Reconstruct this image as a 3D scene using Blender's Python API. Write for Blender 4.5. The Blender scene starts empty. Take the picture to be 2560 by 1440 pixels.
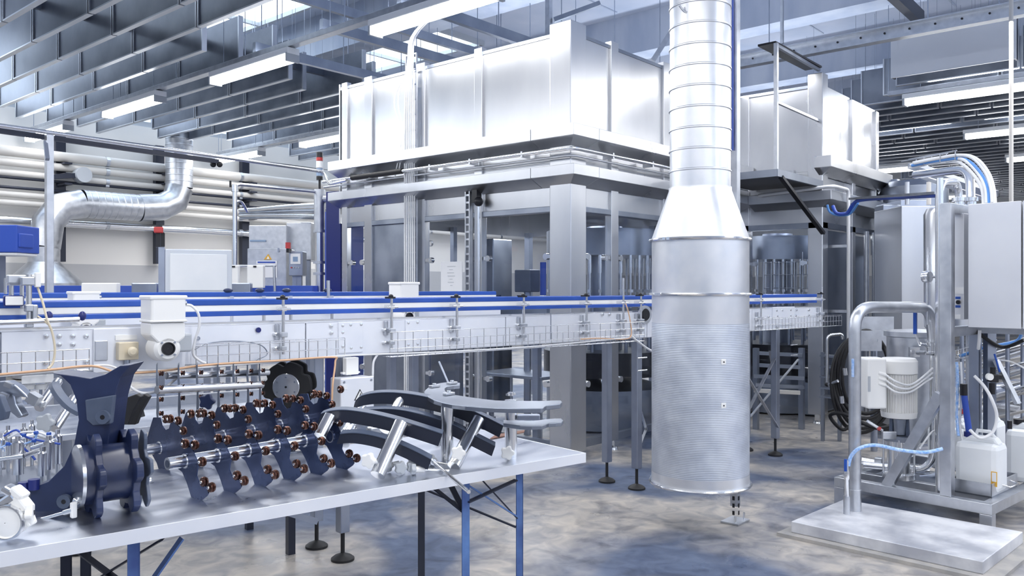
import bpy, bmesh, math, random
from mathutils import Vector as V, Matrix
random.seed(7)
S = bpy.context.scene
# ------------------------------------------------------------------ camera
FPX, TH, EYE = 2080.0, math.radians(49.13), 1.45
CT, ST = math.cos(TH), math.sin(TH)
cam = bpy.data.cameras.new('camera'); cam.lens = 36 * FPX / 2560; cam.sensor_width = 36
cam.clip_start = .05; cam.clip_end = 200
camo = bpy.data.objects.new('camera', cam); S.collection.objects.link(camo)
camo.location = (0, 0, EYE); camo.rotation_euler = (math.pi / 2, 0, -TH)
S.camera = camo
# ------------------------------------------------------------------ world, exposure
S.view_settings.view_transform = 'Standard'; S.view_settings.look = 'None'
S.view_settings.exposure = 0.1; S.view_settings.gamma = 1; S.view_settings.use_curve_mapping = False
w = bpy.data.worlds.new('daylight'); S.world = w; w.use_nodes = True
w.node_tree.nodes['Background'].inputs[0].default_value = (.62, .76, 1.0, 1)
w.node_tree.nodes['Background'].inputs[1].default_value = .5

# ------------------------------------------------------------------ rays from the view point to planes of the hall
def ray(px, py):
    r = (px - 1280) / FPX; t = (720 - py) / FPX
    return V((r * CT + ST, -r * ST + CT, t))
def P(px, py, d): return V((0, 0, EYE)) + ray(px, py) * d
def G(px, py, z=0.0):
    q = ray(px, py); return V((0, 0, EYE)) + q * ((z - EYE) / q.z)
def onX(px, py, x):
    q = ray(px, py); return V((0, 0, EYE)) + q * (x / q.x)
def onY(px, py, y):
    q = ray(px, py); return V((0, 0, EYE)) + q * (y / q.y)
def onP(px, py, p0, n):
    q = ray(px, py); o = V((0, 0, EYE)); return o + q * ((V(p0) - o).dot(n) / q.dot(n))
def CW(X, d, z=0): return V((X * CT + d * ST, -X * ST + d * CT, z))   # metres right of / ahead of the view point
class Frame:
    def __init__(s, o, ang):
        s.o = V(o); s.ang = ang; s.e = V((math.cos(ang), math.sin(ang), 0)); s.n = V((-math.sin(ang), math.cos(ang), 0))
    def __call__(s, a, b, z): return s.o + s.e * a + s.n * b + V((0, 0, z))
    def inv(s, p): q = V(p) - s.o; return (q.dot(s.e), q.dot(s.n), q.z)
WORLD = Frame((0, 0, 0), 0)

# ------------------------------------------------------------------ objects
def link(o): S.collection.objects.link(o); return o
def wm(o):
    m = Matrix.LocRotScale(o.location, o.rotation_euler, o.scale)
    return (wm(o.parent) @ m) if o.parent else m
def tag(o, label=None, cat=None, group=None, kind=None):
    if label: o['label'] = label
    if cat: o['category'] = cat
    if group: o['group'] = group
    if kind: o['kind'] = kind
    return o
def thing(name, loc, label, cat, group=None, rz=0):
    o = link(bpy.data.objects.new(name, None)); o.location = loc; o.rotation_euler = (0, 0, rz)
    o.empty_display_size = .1
    return tag(o, label, cat, group)
def kids(o): return [c for c in bpy.data.objects if c.parent == o]
def copy_tree(o, parent=None, _k=None):
    if _k is None:
        _k = {}
        for c in bpy.data.objects:
            if c.parent: _k.setdefault(c.parent.name, []).append(c)
    c = link(o.copy()); c.parent = parent
    for ch in _k.get(o.name, []): copy_tree(ch, c, _k)
    return c
def put(o, loc, rz=None, label=None, group=None):
    o.location = loc
    if rz is not None: o.rotation_euler = (0, 0, rz)
    if label: o['label'] = label
    if group: o['group'] = group
    return o

class MB:
    def __init__(s): s.bm = bmesh.new()
    def face(s, pts, smooth=False):
        try:
            f = s.bm.faces.new([s.bm.verts.new(p) for p in pts]); f.smooth = smooth
        except ValueError: pass
        return s
    def box(s, c, d, R=None):
        c = V(c); h = V(d) / 2; vs = []
        for x in (-1, 1):
            for y in (-1, 1):
                for z in (-1, 1):
                    q = V((x * h.x, y * h.y, z * h.z))
                    vs.append(s.bm.verts.new(c + (R @ q if R else q)))
        for f in ((0, 1, 3, 2), (4, 6, 7, 5), (0, 4, 5, 1), (2, 3, 7, 6), (0, 2, 6, 4), (1, 5, 7, 3)):
            s.bm.faces.new([vs[i] for i in f])
        return s
    def fb(s, F, a0, a1, b0, b1, z0, z1):
        R = Matrix(((F.e.x, F.n.x, 0), (F.e.y, F.n.y, 0), (0, 0, 1)))
        return s.box(F((a0 + a1) / 2, (b0 + b1) / 2, (z0 + z1) / 2), (abs(a1 - a0), abs(b1 - b0), abs(z1 - z0)), R)
    def bar(s, p0, p1, w, h=None, up=None):
        p0, p1 = V(p0), V(p1); h = h or w; x = (p1 - p0); L = x.length; x.normalize()
        up = V(up) if up else (V((0, 0, 1)) if abs(x.z) < .95 else V((0, 1, 0)))
        y = up.cross(x).normalized(); z = x.cross(y)
        R = Matrix(((x.x, y.x, z.x), (x.y, y.y, z.y), (x.z, y.z, z.z)))
        return s.box((p0 + p1) / 2, (L, w, h), R)
    def tube(s, pts, r, n=10, caps=True, radii=None, closed=False):
        pts = [V(p) for p in pts]; rings = []; N = len(pts); up = None
        for i, p in enumerate(pts):
            a = pts[i - 1] if (i or closed) else p; b = pts[(i + 1) % N] if (i < N - 1 or closed) else p
            t = (b - a).normalized()
            if up is None:
                up = V((0, 0, 1)) if abs(t.z) < .9 else V((1, 0, 0))
            x = up.cross(t)
            if x.length < 1e-4: x = V((1, 0, 0)).cross(t)
            x.normalize(); y = t.cross(x); up = y
            rr = radii[i] if radii else r
            rings.append([s.bm.verts.new(p + (x * math.cos(k * 2 * math.pi / n) + y * math.sin(k * 2 * math.pi / n)) * rr) for k in range(n)])
        M = N if closed else N - 1
        for i in range(M):
            A, B = rings[i], rings[(i + 1) % N]
            for k in range(n):
                f = s.bm.faces.new((A[k], A[(k + 1) % n], B[(k + 1) % n], B[k])); f.smooth = True
        if caps and not closed:
            for rg in (rings[0][::-1], rings[-1]):
                f = s.bm.faces.new(rg)
                for e in f.edges: e.smooth = False
        return s
    def cyl(s, p0, p1, r, n=16, r2=None):
        return s.tube([p0, p1], r, n, radii=[r, r if r2 is None else r2])
    def lathe(s, c, prof, n=32, axis=(0, 0, 1), closed=False, sharp=True):
        c = V(c); t = V(axis).normalized(); x = (V((0, 0, 1)) if abs(t.z) < .9 else V((1, 0, 0))).cross(t).normalized(); y = t.cross(x)
        rings = []
        for r, z in prof:
            rings.append([s.bm.verts.new(c + t * z + (x * math.cos(k * 2 * math.pi / n) + y * math.sin(k * 2 * math.pi / n)) * max(r, 1e-4)) for k in range(n)])
        m = len(prof)
        for i in range(m if closed else m - 1):
            A, B = rings[i], rings[(i + 1) % m]
            for k in range(n):
                f = s.bm.faces.new((A[k], A[(k + 1) % n], B[(k + 1) % n], B[k])); f.smooth = True
        if sharp:
            for i in range(m):
                if not closed and i in (0, m - 1): continue
                a = V((prof[i][0] - prof[i - 1][0], prof[i][1] - prof[i - 1][1])); b = V((prof[(i + 1) % m][0] - prof[i][0], prof[(i + 1) % m][1] - prof[i][1]))
                if a.length > 0 and b.length > 0 and a.angle(b) > .5:
                    for k in range(n):
                        e = s.bm.edges.get((rings[i][k], rings[i][(k + 1) % n]))
                        if e: e.smooth = False
        return s
    def sph(s, c, r, n=12, sc=(1, 1, 1)):
        m = Matrix.Translation(V(c)) @ Matrix.Diagonal((r * sc[0], r * sc[1], r * sc[2], 1))
        g = bmesh.ops.create_uvsphere(s.bm, u_segments=n, v_segments=max(6, n // 2), radius=1, matrix=m)
        for v in g['verts']:
            for f in v.link_faces: f.smooth = True
        return s
    def prism(s, poly, ext):
        ext = V(ext); A = [s.bm.verts.new(V(p)) for p in poly]; B = [s.bm.verts.new(V(p) + ext) for p in poly]
        s.bm.faces.new(A[::-1]); s.bm.faces.new(B); n = len(A)
        for k in range(n): s.bm.faces.new((A[k], A[(k + 1) % n], B[(k + 1) % n], B[k]))
        return s
    def sweep(s, pts, a, b, fa=None):
        """a rectangle spanned by the vectors a and b carried along pts"""
        rings = []
        for i, p in enumerate(pts):
            aa = a[i] if isinstance(a, list) else V(a); bb = b[i] if isinstance(b, list) else V(b)
            p = V(p); rings.append([s.bm.verts.new(q) for q in (p, p + aa, p + aa + bb, p + bb)])
        for i in range(len(rings) - 1):
            for k in range(4): s.bm.faces.new((rings[i][k], rings[i][(k + 1) % 4], rings[i + 1][(k + 1) % 4], rings[i + 1][k]))
        s.bm.faces.new(rings[0][::-1]); s.bm.faces.new(rings[-1]); return s
    def build(s, name, mat, parent=None, bevel=0, label=None, local=False, kind=None):
        me = bpy.data.meshes.new(name)
        bmesh.ops.recalc_face_normals(s.bm, faces=s.bm.faces)
        if parent is not None and not local:
            bmesh.ops.transform(s.bm, matrix=wm(parent).inverted(), verts=s.bm.verts)
        s.bm.to_mesh(me); s.bm.free(); me.materials.append(mat)
        o = link(bpy.data.objects.new(name, me)); o.parent = parent
        if bevel:
            m = o.modifiers.new('edge', 'BEVEL'); m.width = bevel; m.segments = 2; m.limit_method = 'ANGLE'; m.angle_limit = .7
        if label: o['label'] = label
        if kind: o['kind'] = kind
        return o
def curve(pts, k=6):
    """smooth path through points (Catmull-Rom)"""
    pts = [V(p) for p in pts]; out = []
    for i in range(len(pts) - 1):
        p0 = pts[max(i - 1, 0)]; p1 = pts[i]; p2 = pts[i + 1]; p3 = pts[min(i + 2, len(pts) - 1)]
        for j in range(k):
            t = j / k
            out.append(.5 * ((2 * p1) + (p2 - p0) * t + (2 * p0 - 5 * p1 + 4 * p2 - p3) * t * t + (3 * p1 - p0 - 3 * p2 + p3) * t ** 3))
    out.append(pts[-1]); return out
def bends(pts, r, k=6):
    """polyline with rounded corners of radius r, for pipework"""
    pts = [V(p) for p in pts]; out = [pts[0]]
    for i in range(1, len(pts) - 1):
        a = (pts[i - 1] - pts[i]); b = (pts[i + 1] - pts[i]); rr = min(r, a.length * .49, b.length * .49)
        a.normalize(); b.normalize(); A = pts[i] + a * rr; B = pts[i] + b * rr
        for j in range(k + 1):
            t = j / k; out.append(A * (1 - t) ** 2 + pts[i] * 2 * t * (1 - t) + B * t * t)
    out.append(pts[-1]); return out

# ------------------------------------------------------------------ materials
def mat(name, col, rough=.5, metal=0.0, emit=None, es=1.0, alpha=None, trans=0.0, noise=None, bump=None, stretch=(1, 1, 1), spec=None, coat=0):
    m = bpy.data.materials.new(name); m.use_nodes = True; nt = m.node_tree; b = nt.nodes['Principled BSDF']
    b.inputs['Base Color'].default_value = (*col, 1); b.inputs['Roughness'].default_value = rough; b.inputs['Metallic'].default_value = metal
    if emit: b.inputs['Emission Color'].default_value = (*emit, 1); b.inputs['Emission Strength'].default_value = es
    if trans: b.inputs['Transmission Weight'].default_value = trans
    if alpha is not None: b.inputs['Alpha'].default_value = alpha
    if spec is not None: b.inputs['Specular IOR Level'].default_value = spec
    if coat: b.inputs['Coat Weight'].default_value = coat
    if noise or bump:
        tc = nt.nodes.new('ShaderNodeTexCoord'); mp = nt.nodes.new('ShaderNodeMapping'); mp.inputs['Scale'].default_value = stretch
        nt.links.new(tc.outputs['Object'], mp.inputs['Vector'])
        nz = nt.nodes.new('ShaderNodeTexNoise'); nz.inputs['Scale'].default_value = (noise or bump)[0]; nz.inputs['Detail'].default_value = 6
        nt.links.new(mp.outputs['Vector'], nz.inputs['Vector'])
        if noise:
            rp = nt.nodes.new('ShaderNodeValToRGB'); c2 = noise[1]; rp.color_ramp.elements[0].position = .35; rp.color_ramp.elements[1].position = .65
            rp.color_ramp.elements[0].color = (*c2, 1); rp.color_ramp.elements[1].color = (*col, 1)
            nt.links.new(nz.outputs['Fac'], rp.inputs['Fac']); nt.links.new(rp.outputs['Color'], b.inputs['Base Color'])
            if len(noise) > 2:
                mr = nt.nodes.new('ShaderNodeMapRange'); mr.inputs['To Min'].default_value = rough - noise[2]; mr.inputs['To Max'].default_value = rough + noise[2]
                mr.inputs['From Min'].default_value = .3; mr.inputs['From Max'].default_value = .7
                nt.links.new(nz.outputs['Fac'], mr.inputs['Value']); nt.links.new(mr.outputs['Result'], b.inputs['Roughness'])
        if bump:
            n2 = nt.nodes.new('ShaderNodeTexNoise'); n2.inputs['Scale'].default_value = bump[0]; n2.inputs['Detail'].default_value = 3
            nt.links.new(mp.outputs['Vector'], n2.inputs['Vector'])
            bp = nt.nodes.new('ShaderNodeBump'); bp.inputs['Strength'].default_value = bump[1]; bp.inputs['Distance'].default_value = .01
            nt.links.new(n2.outputs['Fac'], bp.inputs['Height']); nt.links.new(bp.outputs['Normal'], b.inputs['Normal'])
    return m
M = {}
M['steel'] = mat('brushed stainless sheet', (.66, .67, .69), .30, 1, noise=(1.2, (.52, .53, .56), .05), bump=(1.2, .012), stretch=(1, 1, .35))
M['steel_dark'] = mat('dull stainless', (.36, .39, .45), .36, 1, noise=(3, (.26, .29, .35), .06))
M['steel_pale'] = mat('pale satin stainless', (.84, .85, .88), .36, .6, noise=(2, (.78, .79, .83), .04))
M['steel_bright'] = mat('polished stainless tube', (.78, .79, .81), .2, 1)
M['galv'] = mat('galvanised sheet', (.62, .64, .68), .36, 1, noise=(14, (.52, .54, .58), .06))
M['duct'] = mat('galvanised spiral duct', (.78, .79, .82), .36, .8, noise=(9, (.72, .74, .78), .05))
M['table'] = mat('worn stainless worktop', (.68, .71, .78), .33, 1, noise=(4, (.58, .62, .71), .07), bump=(1.5, .012), stretch=(1, 3, 1))
M['frame'] = mat('pale satin conveyor steel', (.86, .88, .93), .4, .35, noise=(6, (.80, .83, .90)))
M['leg'] = mat('brushed leg steel', (.42, .46, .54), .34, 1, noise=(4, (.33, .36, .44)))
M['blackiron'] = mat('dark painted angle iron', (.025, .03, .05), .4, .3)
M['blueiron'] = mat('blue worn angle iron', (.16, .30, .62), .38, .5, noise=(5, (.06, .10, .28)))
M['blue'] = mat('blue guide plastic', (.025, .10, .48), .3, noise=(3, (.018, .075, .36)))
M['blue_deep'] = mat('deep blue painted steel', (.012, .02, .15), .3)
M['blue_mid'] = mat('blue painted steel', (.03, .08, .42), .35)
M['white'] = mat('white painted metal', (.86, .87, .88), .42)
M['whitep'] = mat('white plastic', (.88, .88, .87), .35)
M['cream'] = mat('cream insulated pipe', (.62, .60, .57), .5)
M['navy'] = mat('navy machined plastic', (.020, .034, .10), .36, noise=(7, (.011, .019, .06), .08), bump=(20, .05))
M['navyedge'] = mat('dull grey blue plastic', (.085, .11, .17), .42, noise=(9, (.06, .08, .13)))
M['black'] = mat('black plastic', (.008, .008, .012), .35)
M['rubber'] = mat('black rubber', (.012, .012, .014), .55)
M['copper'] = mat('copper bronze roller', (.17, .085, .065), .3, .9, noise=(90, (.03, .015, .015)))
M['beige'] = mat('beige enamel', (.70, .62, .47), .45)
M['orange'] = mat('orange sheathed cable', (.72, .45, .28), .5)
M['cable'] = mat('white sheathed cable', (.80, .81, .83), .45)
M['bluecable'] = mat('light blue cable', (.12, .33, .75), .4)
M['bluehose'] = mat('blue spiral hose', (.20, .42, .85), .35, noise=(60, (.55, .70, .95)))
M['red'] = mat('red plastic', (.50, .05, .05), .4)
M['concrete'] = mat('bare concrete', (.50, .54, .62), .85, noise=(2.2, (.36, .41, .52)), bump=(12, .3), stretch=(1, 1, .25))
M['pad'] = mat('rough light concrete', (.42, .40, .38), .9, noise=(8, (.30, .30, .30)), bump=(15, .5))
M['strip'] = mat('black blue sliding strip', (.014, .018, .035), .35)
M['slab'] = mat('concrete slab soffit', (.56, .60, .70), .85, noise=(1.2, (.46, .52, .64)))
M['baffle'] = mat('dark zinc acoustic panel', (.22, .24, .28), .38, .85, noise=(2.5, (.14, .155, .19), .06))
M['baffle_edge'] = mat('zinc edge profile', (.52, .54, .58), .35, .9)
M['lamp'] = mat('lit fluorescent diffuser', (1, 1, 1), .4, emit=(.97, .98, 1.0), es=14)
M['pane'] = mat('daylit frosted pane', (.9, .95, 1), .5, emit=(.75, .87, 1.0), es=3.0)
M['pane_fill'] = mat('added glowing fill pane', (.5, .6, .8), .5, emit=(.66, .80, 1.0), es=.6)  # glow for the unseen windows added behind the view
M['pane_wall'] = mat('daylit wall pane', (.9, .95, 1), .5, emit=(.72, .85, 1.0), es=1.0)
M['wood'] = mat('brown hardboard', (.20, .10, .07), .6)
M['display'] = mat('grey display', (.25, .35, .5), .2)
M['palegrey'] = mat('pale grey sheet', (.72, .73, .75), .45, .2)
M['paper'] = mat('white paper', (.82, .83, .85), .6)
M['grey'] = mat('grey enamel', (.45, .48, .52), .4)
M['jerry'] = mat('translucent white canister', (.82, .84, .86), .35, noise=(3, (.76, .79, .82)))
M['yellow'] = mat('yellow sign', (.75, .42, .05), .5)
M['translu'] = mat('frosted plastic sheet', (.62, .66, .72), .25)

def glass():
    m = bpy.data.materials.new('clear door glazing'); m.use_nodes = True; nt = m.node_tree; nt.nodes.remove(nt.nodes['Principled BSDF'])
    o = nt.nodes['Material Output']; t = nt.nodes.new('ShaderNodeBsdfTransparent'); t.inputs[0].default_value = (.93, .95, .98, 1)
    g = nt.nodes.new('ShaderNodeBsdfGlossy'); g.inputs['Roughness'].default_value = .02; lw = nt.nodes.new('ShaderNodeLayerWeight'); lw.inputs[0].default_value = .5; pw = nt.nodes.new('ShaderNodeMath'); pw.operation = 'POWER'; pw.inputs[1].default_value = 4; nt.links.new(lw.outputs['Facing'], pw.inputs[0]); f = nt.nodes.new('ShaderNodeMath'); f.operation = 'MULTIPLY_ADD'; f.inputs[1].default_value = .5; f.inputs[2].default_value = .03; nt.links.new(pw.outputs[0], f.inputs[0])
    x = nt.nodes.new('ShaderNodeMixShader'); nt.links.new(f.outputs[0], x.inputs[0]); nt.links.new(t.outputs[0], x.inputs[1]); nt.links.new(g.outputs[0], x.inputs[2])
    nt.links.new(x.outputs[0], o.inputs[0]); return m
M['glass'] = glass()

def floor_mat():
    m = bpy.data.materials.new('stained concrete floor'); m.use_nodes = True; nt = m.node_tree; b = nt.nodes['Principled BSDF']; N = nt.nodes.new; L = nt.links.new
    tc = N('ShaderNodeTexCoord')
    def nz(sc, det=6, dist=0):
        n = N('ShaderNodeTexNoise'); n.inputs['Scale'].default_value = sc; n.inputs['Detail'].default_value = det; n.inputs['Distortion'].default_value = dist
        L(tc.outputs['Object'], n.inputs['Vector']); return n
    def rmp(n, p0, c0, p1, c1):
        r = N('ShaderNodeValToRGB'); e = r.color_ramp.elements; e[0].position = p0; e[0].color = (*c0, 1); e[1].position = p1; e[1].color = (*c1, 1)
        L(n.outputs['Fac'], r.inputs['Fac']); return r
    base = rmp(nz(.75, 5, .4), .42, (.10, .135, .22), .56, (.48, .45, .41))
    fine = rmp(nz(6, 9, 1.2), .35, (.60, .62, .68), .7, (1.15, 1.12, 1.08))
    mx = N('ShaderNodeMix'); mx.data_type = 'RGBA'; mx.blend_type = 'MULTIPLY'; mx.inputs[0].default_value = 1
    L(base.outputs[0], mx.inputs[6]); L(fine.outputs[0], mx.inputs[7])
    dark = rmp(nz(2.1, 7, 2), .55, (1, 1, 1), .75, (.45, .46, .50))
    m2 = N('ShaderNodeMix'); m2.data_type = 'RGBA'; m2.blend_type = 'MULTIPLY'; m2.inputs[0].default_value = 1
    L(mx.outputs[2], m2.inputs[6]); L(dark.outputs[0], m2.inputs[7]); L(m2.outputs[2], b.inputs['Base Color'])
    r = N('ShaderNodeMapRange'); r.inputs['From Min'].default_value = .3; r.inputs['From Max'].default_value = .7; r.inputs['To Min'].default_value = .22; r.inputs['To Max'].default_value = .6
    L(nz(1.7, 5).outputs['Fac'], r.inputs['Value']); L(r.outputs[0], b.inputs['Roughness'])
    bp = N('ShaderNodeBump'); bp.inputs['Strength'].default_value = .12; bp.inputs['Distance'].default_value = .01
    L(nz(25, 8).outputs['Fac'], bp.inputs['Height']); L(bp.outputs['Normal'], b.inputs['Normal']); return m
M['floor'] = floor_mat()
def wall_mat():
    m = bpy.data.materials.new('two tone painted wall'); m.use_nodes = True; nt = m.node_tree; b = nt.nodes['Principled BSDF']; N = nt.nodes.new; L = nt.links.new
    g = N('ShaderNodeNewGeometry'); sp = N('ShaderNodeSeparateXYZ'); L(g.outputs['Position'], sp.inputs[0])
    c = N('ShaderNodeMath'); c.operation = 'GREATER_THAN'; c.inputs[1].default_value = 1.87; L(sp.outputs['Z'], c.inputs[0])
    mx = N('ShaderNodeMix'); mx.data_type = 'RGBA'; mx.inputs[6].default_value = (.50, .50, .51, 1); mx.inputs[7].default_value = (.80, .78, .75, 1)
    L(c.outputs[0], mx.inputs[0]); L(mx.outputs[2], b.inputs['Base Color']); b.inputs['Roughness'].default_value = .7; return m
M['wall'] = wall_mat()
def perf_mat():
    m = M['duct'].copy(); m.name = 'perforated duct sheet'; nt = m.node_tree; b = nt.nodes['Principled BSDF']; N = nt.nodes.new; L = nt.links.new
    g = N('ShaderNodeNewGeometry'); sp = N('ShaderNodeSeparateXYZ'); L(g.outputs['Position'], sp.inputs[0])
    mu = N('ShaderNodeMath'); mu.operation = 'MULTIPLY'; mu.inputs[1].default_value = 2 * math.pi / .010; L(sp.outputs['Z'], mu.inputs[0])
    si = N('ShaderNodeMath'); si.operation = 'SINE'; L(mu.outputs[0], si.inputs[0])
    bp = N('ShaderNodeBump'); bp.inputs['Strength'].default_value = .2; bp.inputs['Distance'].default_value = .002; L(si.outputs[0], bp.inputs['Height']); L(bp.outputs[0], b.inputs['Normal'])
    for n in nt.nodes:
        if n.type == 'VALTORGB':
            n.color_ramp.elements[0].color = (.56, .60, .68, 1); n.color_ramp.elements[1].color = (.68, .72, .79, 1)
        if n.type == 'MAP_RANGE': n.inputs['To Min'].default_value = .42; n.inputs['To Max'].default_value = .55
    return m
M['perf'] = perf_mat()

# ------------------------------------------------------------------ the hall
WALLY = 15.3
def struct(name, mb, m, **k):
    o = mb.build(name, m, **k); o['kind'] = 'structure'; return o
struct('floor', MB().box((11, 2, -.1), (44, 27, .2)), M['floor'])
SLAB = 5.9
struct('ceiling', MB().box((11, 2, SLAB + .1), (44, 27, .2)), M['slab'])
struct('wall_left', MB().box((11, WALLY + .1, 2.05), (44, .2, 4.1)).box((11, WALLY + .1, 4.27), (44, .2, .36)).box((11, WALLY + .1, 5.85), (44, .2, .3)), M['wall'])
struct('wall_back', MB().box((-8.1, 2, 1.1), (.2, 27, 2.2)).box((-8.1, 2, 5.5), (.2, 27, .8)), M['wall'])
struct('wall_front', MB().box((11, -8.1, 1.1), (38, .2, 2.2)).box((11, -8.1, 5.5), (38, .2, .8)), M['wall'])
for i in range(5):  # unseen glowing windows, added as soft blue fill and for steel reflections
    y = -5.6 + 4.7 * i
    f = struct('window_%d' % (21 + i), MB().box((-8.1, y - 2.3, 3.65), (.16, .12, 2.9)).box((-8.1, y + 2.3, 3.65), (.16, .12, 2.9)).box((-8.1, y, 3.65), (.12, 4.6, .07)), M['grey'])
    struct('window_pane', MB().box((-8.12, y, 3.65), (.02, 4.6, 2.9)), M['pane_fill'], parent=f)
for i in range(8):  # same added glowing windows along the unseen front wall
    x = -5.6 + 4.75 * i
    f = struct('window_%d' % (31 + i), MB().box((x - 2.32, -8.1, 3.65), (.12, .16, 2.9)).box((x + 2.32, -8.1, 3.65), (.12, .16, 2.9)).box((x, -8.1, 3.65), (4.6, .12, .07)), M['grey'])
    struct('window_pane', MB().box((x, -8.12, 3.65), (4.6, .02, 2.9)), M['pane_fill'], parent=f)
struct('wall_right', MB().box((30.1, 3.5, 3), (.2, 24, 6)), M['wall'])
for i, x in enumerate((-3, 1.2, 5.4, 9.6, 13.8, 18)):     # daylit clerestory band over the pipes
    f = struct('window_%d' % (i + 1), MB().box((x, WALLY + .1, 4.5), (4.2, .16, .1)).box((x, WALLY + .1, 5.65), (4.2, .16, .1)).box((x - 2.05, WALLY + .1, 4.9), (.1, .16, 1.5)).box((x + 2.05, WALLY + .1, 4.9), (.1, .16, 1.5)).box((x, WALLY + .1, 4.9), (.07, .12, 1.5)), M['grey'])
    struct('window_pane', MB().box((x, WALLY + .12, 4.9), (4.1, .02, 1.45)), M['pane_wall'], parent=f)
for i, x in enumerate((-1.7, 1.6, 4.9, 8.2, 11.5, 14.8, 18.1, 21.4)):       # concrete ribs
    struct('trim_%d' % (i + 1), MB().box((x + .22, 5, SLAB - .32), (.44, 20.5, .64)), M['concrete'])
m = MB()
for x in (-.1, 3.2, 6.5, 9.8, 13.1, 16.4):
    for k in range(9): m.box((x + .1, -3 + 2.1 * k, SLAB - .006), (2.7, .025, .012))
struct('trim_20', m, M['concrete'])
# ---- skylights in the slab, beside the ribs
for i, (x, y, sx_, sy_) in enumerate(((6.8, 12.3, 1.9, 4.2), (10.1, 12.2, 1.7, 4.0), (3.5, 12.2, 1.9, 4.0), (13.4, 11.0, 1.7, 4.0))):
    f = struct('window_%d' % (i + 11), MB().box((x, y - sy_ / 2, SLAB - .04), (sx_ + .1, .06, .1)).box((x, y + sy_ / 2, SLAB - .04), (sx_ + .1, .06, .1)).box((x - sx_ / 2, y, SLAB - .04), (.06, sy_, .1)).box((x + sx_ / 2, y, SLAB - .04), (.06, sy_, .1)).box((x, y, SLAB - .04), (sx_, .05, .08)), M['grey'])
    struct('window_pane', MB().box((x, y, SLAB - .01), (sx_ - .05, sy_ - .05, .015)), M['pane'], parent=f)
# ---- lamps
LROWS = (-1.4, 1.9, 5.2, 8.5, 11.8, 15.1, 18.4, 21.7, 25.0)
m = MB().box((0, 0, .055), (.16, 1.62, .07)); lamp = thing('fluorescent_lamp', (0, 0, 0), '', 'ceiling light')
m.build('housing', M['white'], lamp, bevel=.01, local=True)
prof = [(-.075, .02), (-.07, -.03), (-.045, -.055), (.045, -.055), (.07, -.03), (.075, .02)]
MB().prism([(x, -.78, z) for x, z in prof], (0, 1.56, 0)).build('diffuser', M['lamp'], lamp, local=True)
for s in (-1, 1): MB().box((0, .79 * s, -.015), (.16, .03, .09)).build('end_cap', M['grey'], lamp, local=True)
for s in (-.6, .6): MB().cyl((0, s, .05), (0, s, 1.97), .004, 6).build('hanger_rod', M['leg'], lamp, local=True)
def visible(p):
    X = p[0] * CT * 1.0 - p[1] * ST; d = p[0] * ST + p[1] * CT
    if d < .3: return None
    return (1280 + FPX * X / d, 720 - FPX * (p[2] - EYE) / d, d)
first = True
for x in LROWS:
    for k in range(-2, 5):
        y = 5.45 + 2.95 * k
        if x == 8.5 and k == 4: continue
        if 14 < y and x == 8.5: y = 14.2
        if y > 14.9 or (x == 8.5 and y < 9): continue
        q = visible((x, y, 3.9))
        inv = q and -150 < q[0] < 2700 and q[1] > -60
        hid = q and 900 < q[0] < 2150 and q[2] > 9
        if not inv: continue
        if hid: continue
        o = lamp if first else copy_tree(lamp); first = False
        lab = {5.2: 'long lit lamp under the rail, ', 8.5: 'lit lamp above the wall pipes, ', 11.8: 'bright lamp among the dark baffles on the right, ', 15.1: 'lamp in the second row beyond the right machine, '}.get(x, 'lit lamp in a distant ceiling row, ')
        pos = 'above the tall steel enclosure' if (x == 5.2 and k == 0) else 'beside the white lit panel' if (x == 5.2 and k == 1) else 'over the long blank wall' if (x == 5.2 and k == 2) else 'just above the post at the wall rail' if (x == 5.2 and k == 3) else 'touching the enclosure outline' if (x == 8.5 and k == 2) else 'behind the signal tower rail' if x == 8.5 else ''
        if pos: put(o, (x, y, 3.93), 0, lab + pos, 'ceiling lamps')
        else: put(o, (x, y, 3.93), 0, {11.8: 'lit lamp between dark ceiling baffles at the right edge', 15.1: 'lit lamp behind the white plate hung from the rail', 18.4: 'lit lamp low in the far dark baffles'}.get(x, 'lit lamp in the farthest rows above the tall cabinets'), 'ceiling lamps row %d' % min(LROWS.index(x), 7))
# area lights along the lamp rows
def area(name, loc, sx, sy, power, col=(1, 1, 1), rot=(0, 0, 0)):
    L = bpy.data.lights.new(name, 'AREA'); L.shape = 'RECTANGLE'; L.size = sx; L.size_y = sy; L.energy = power; L.color = col
    o = link(bpy.data.objects.new(name, L)); o.location = loc; o.rotation_euler = rot; return o
for x in (-1.4, 1.9, 5.2, 8.5, 11.8, 15.1):
    for y in (-5, .5, 6, 11.5):
        area('lamp_row_light', (x, y, 3.85), .2, 5.0, 50 if x == 5.2 and y > 0 else 95, (1, .985, .96))
        if x > 5 and y < 9: area('ceiling_fill_light', (x, y, 4.12), .14, 5.0, 45, (.80, .88, 1), (math.pi, 0, 0))  # upward fill added to brighten the ceiling
area('window_daylight', (8, WALLY - .1, 4.9), 26, 1.3, 260, (.75, .86, 1), (math.radians(-75), 0, 0))
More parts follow.
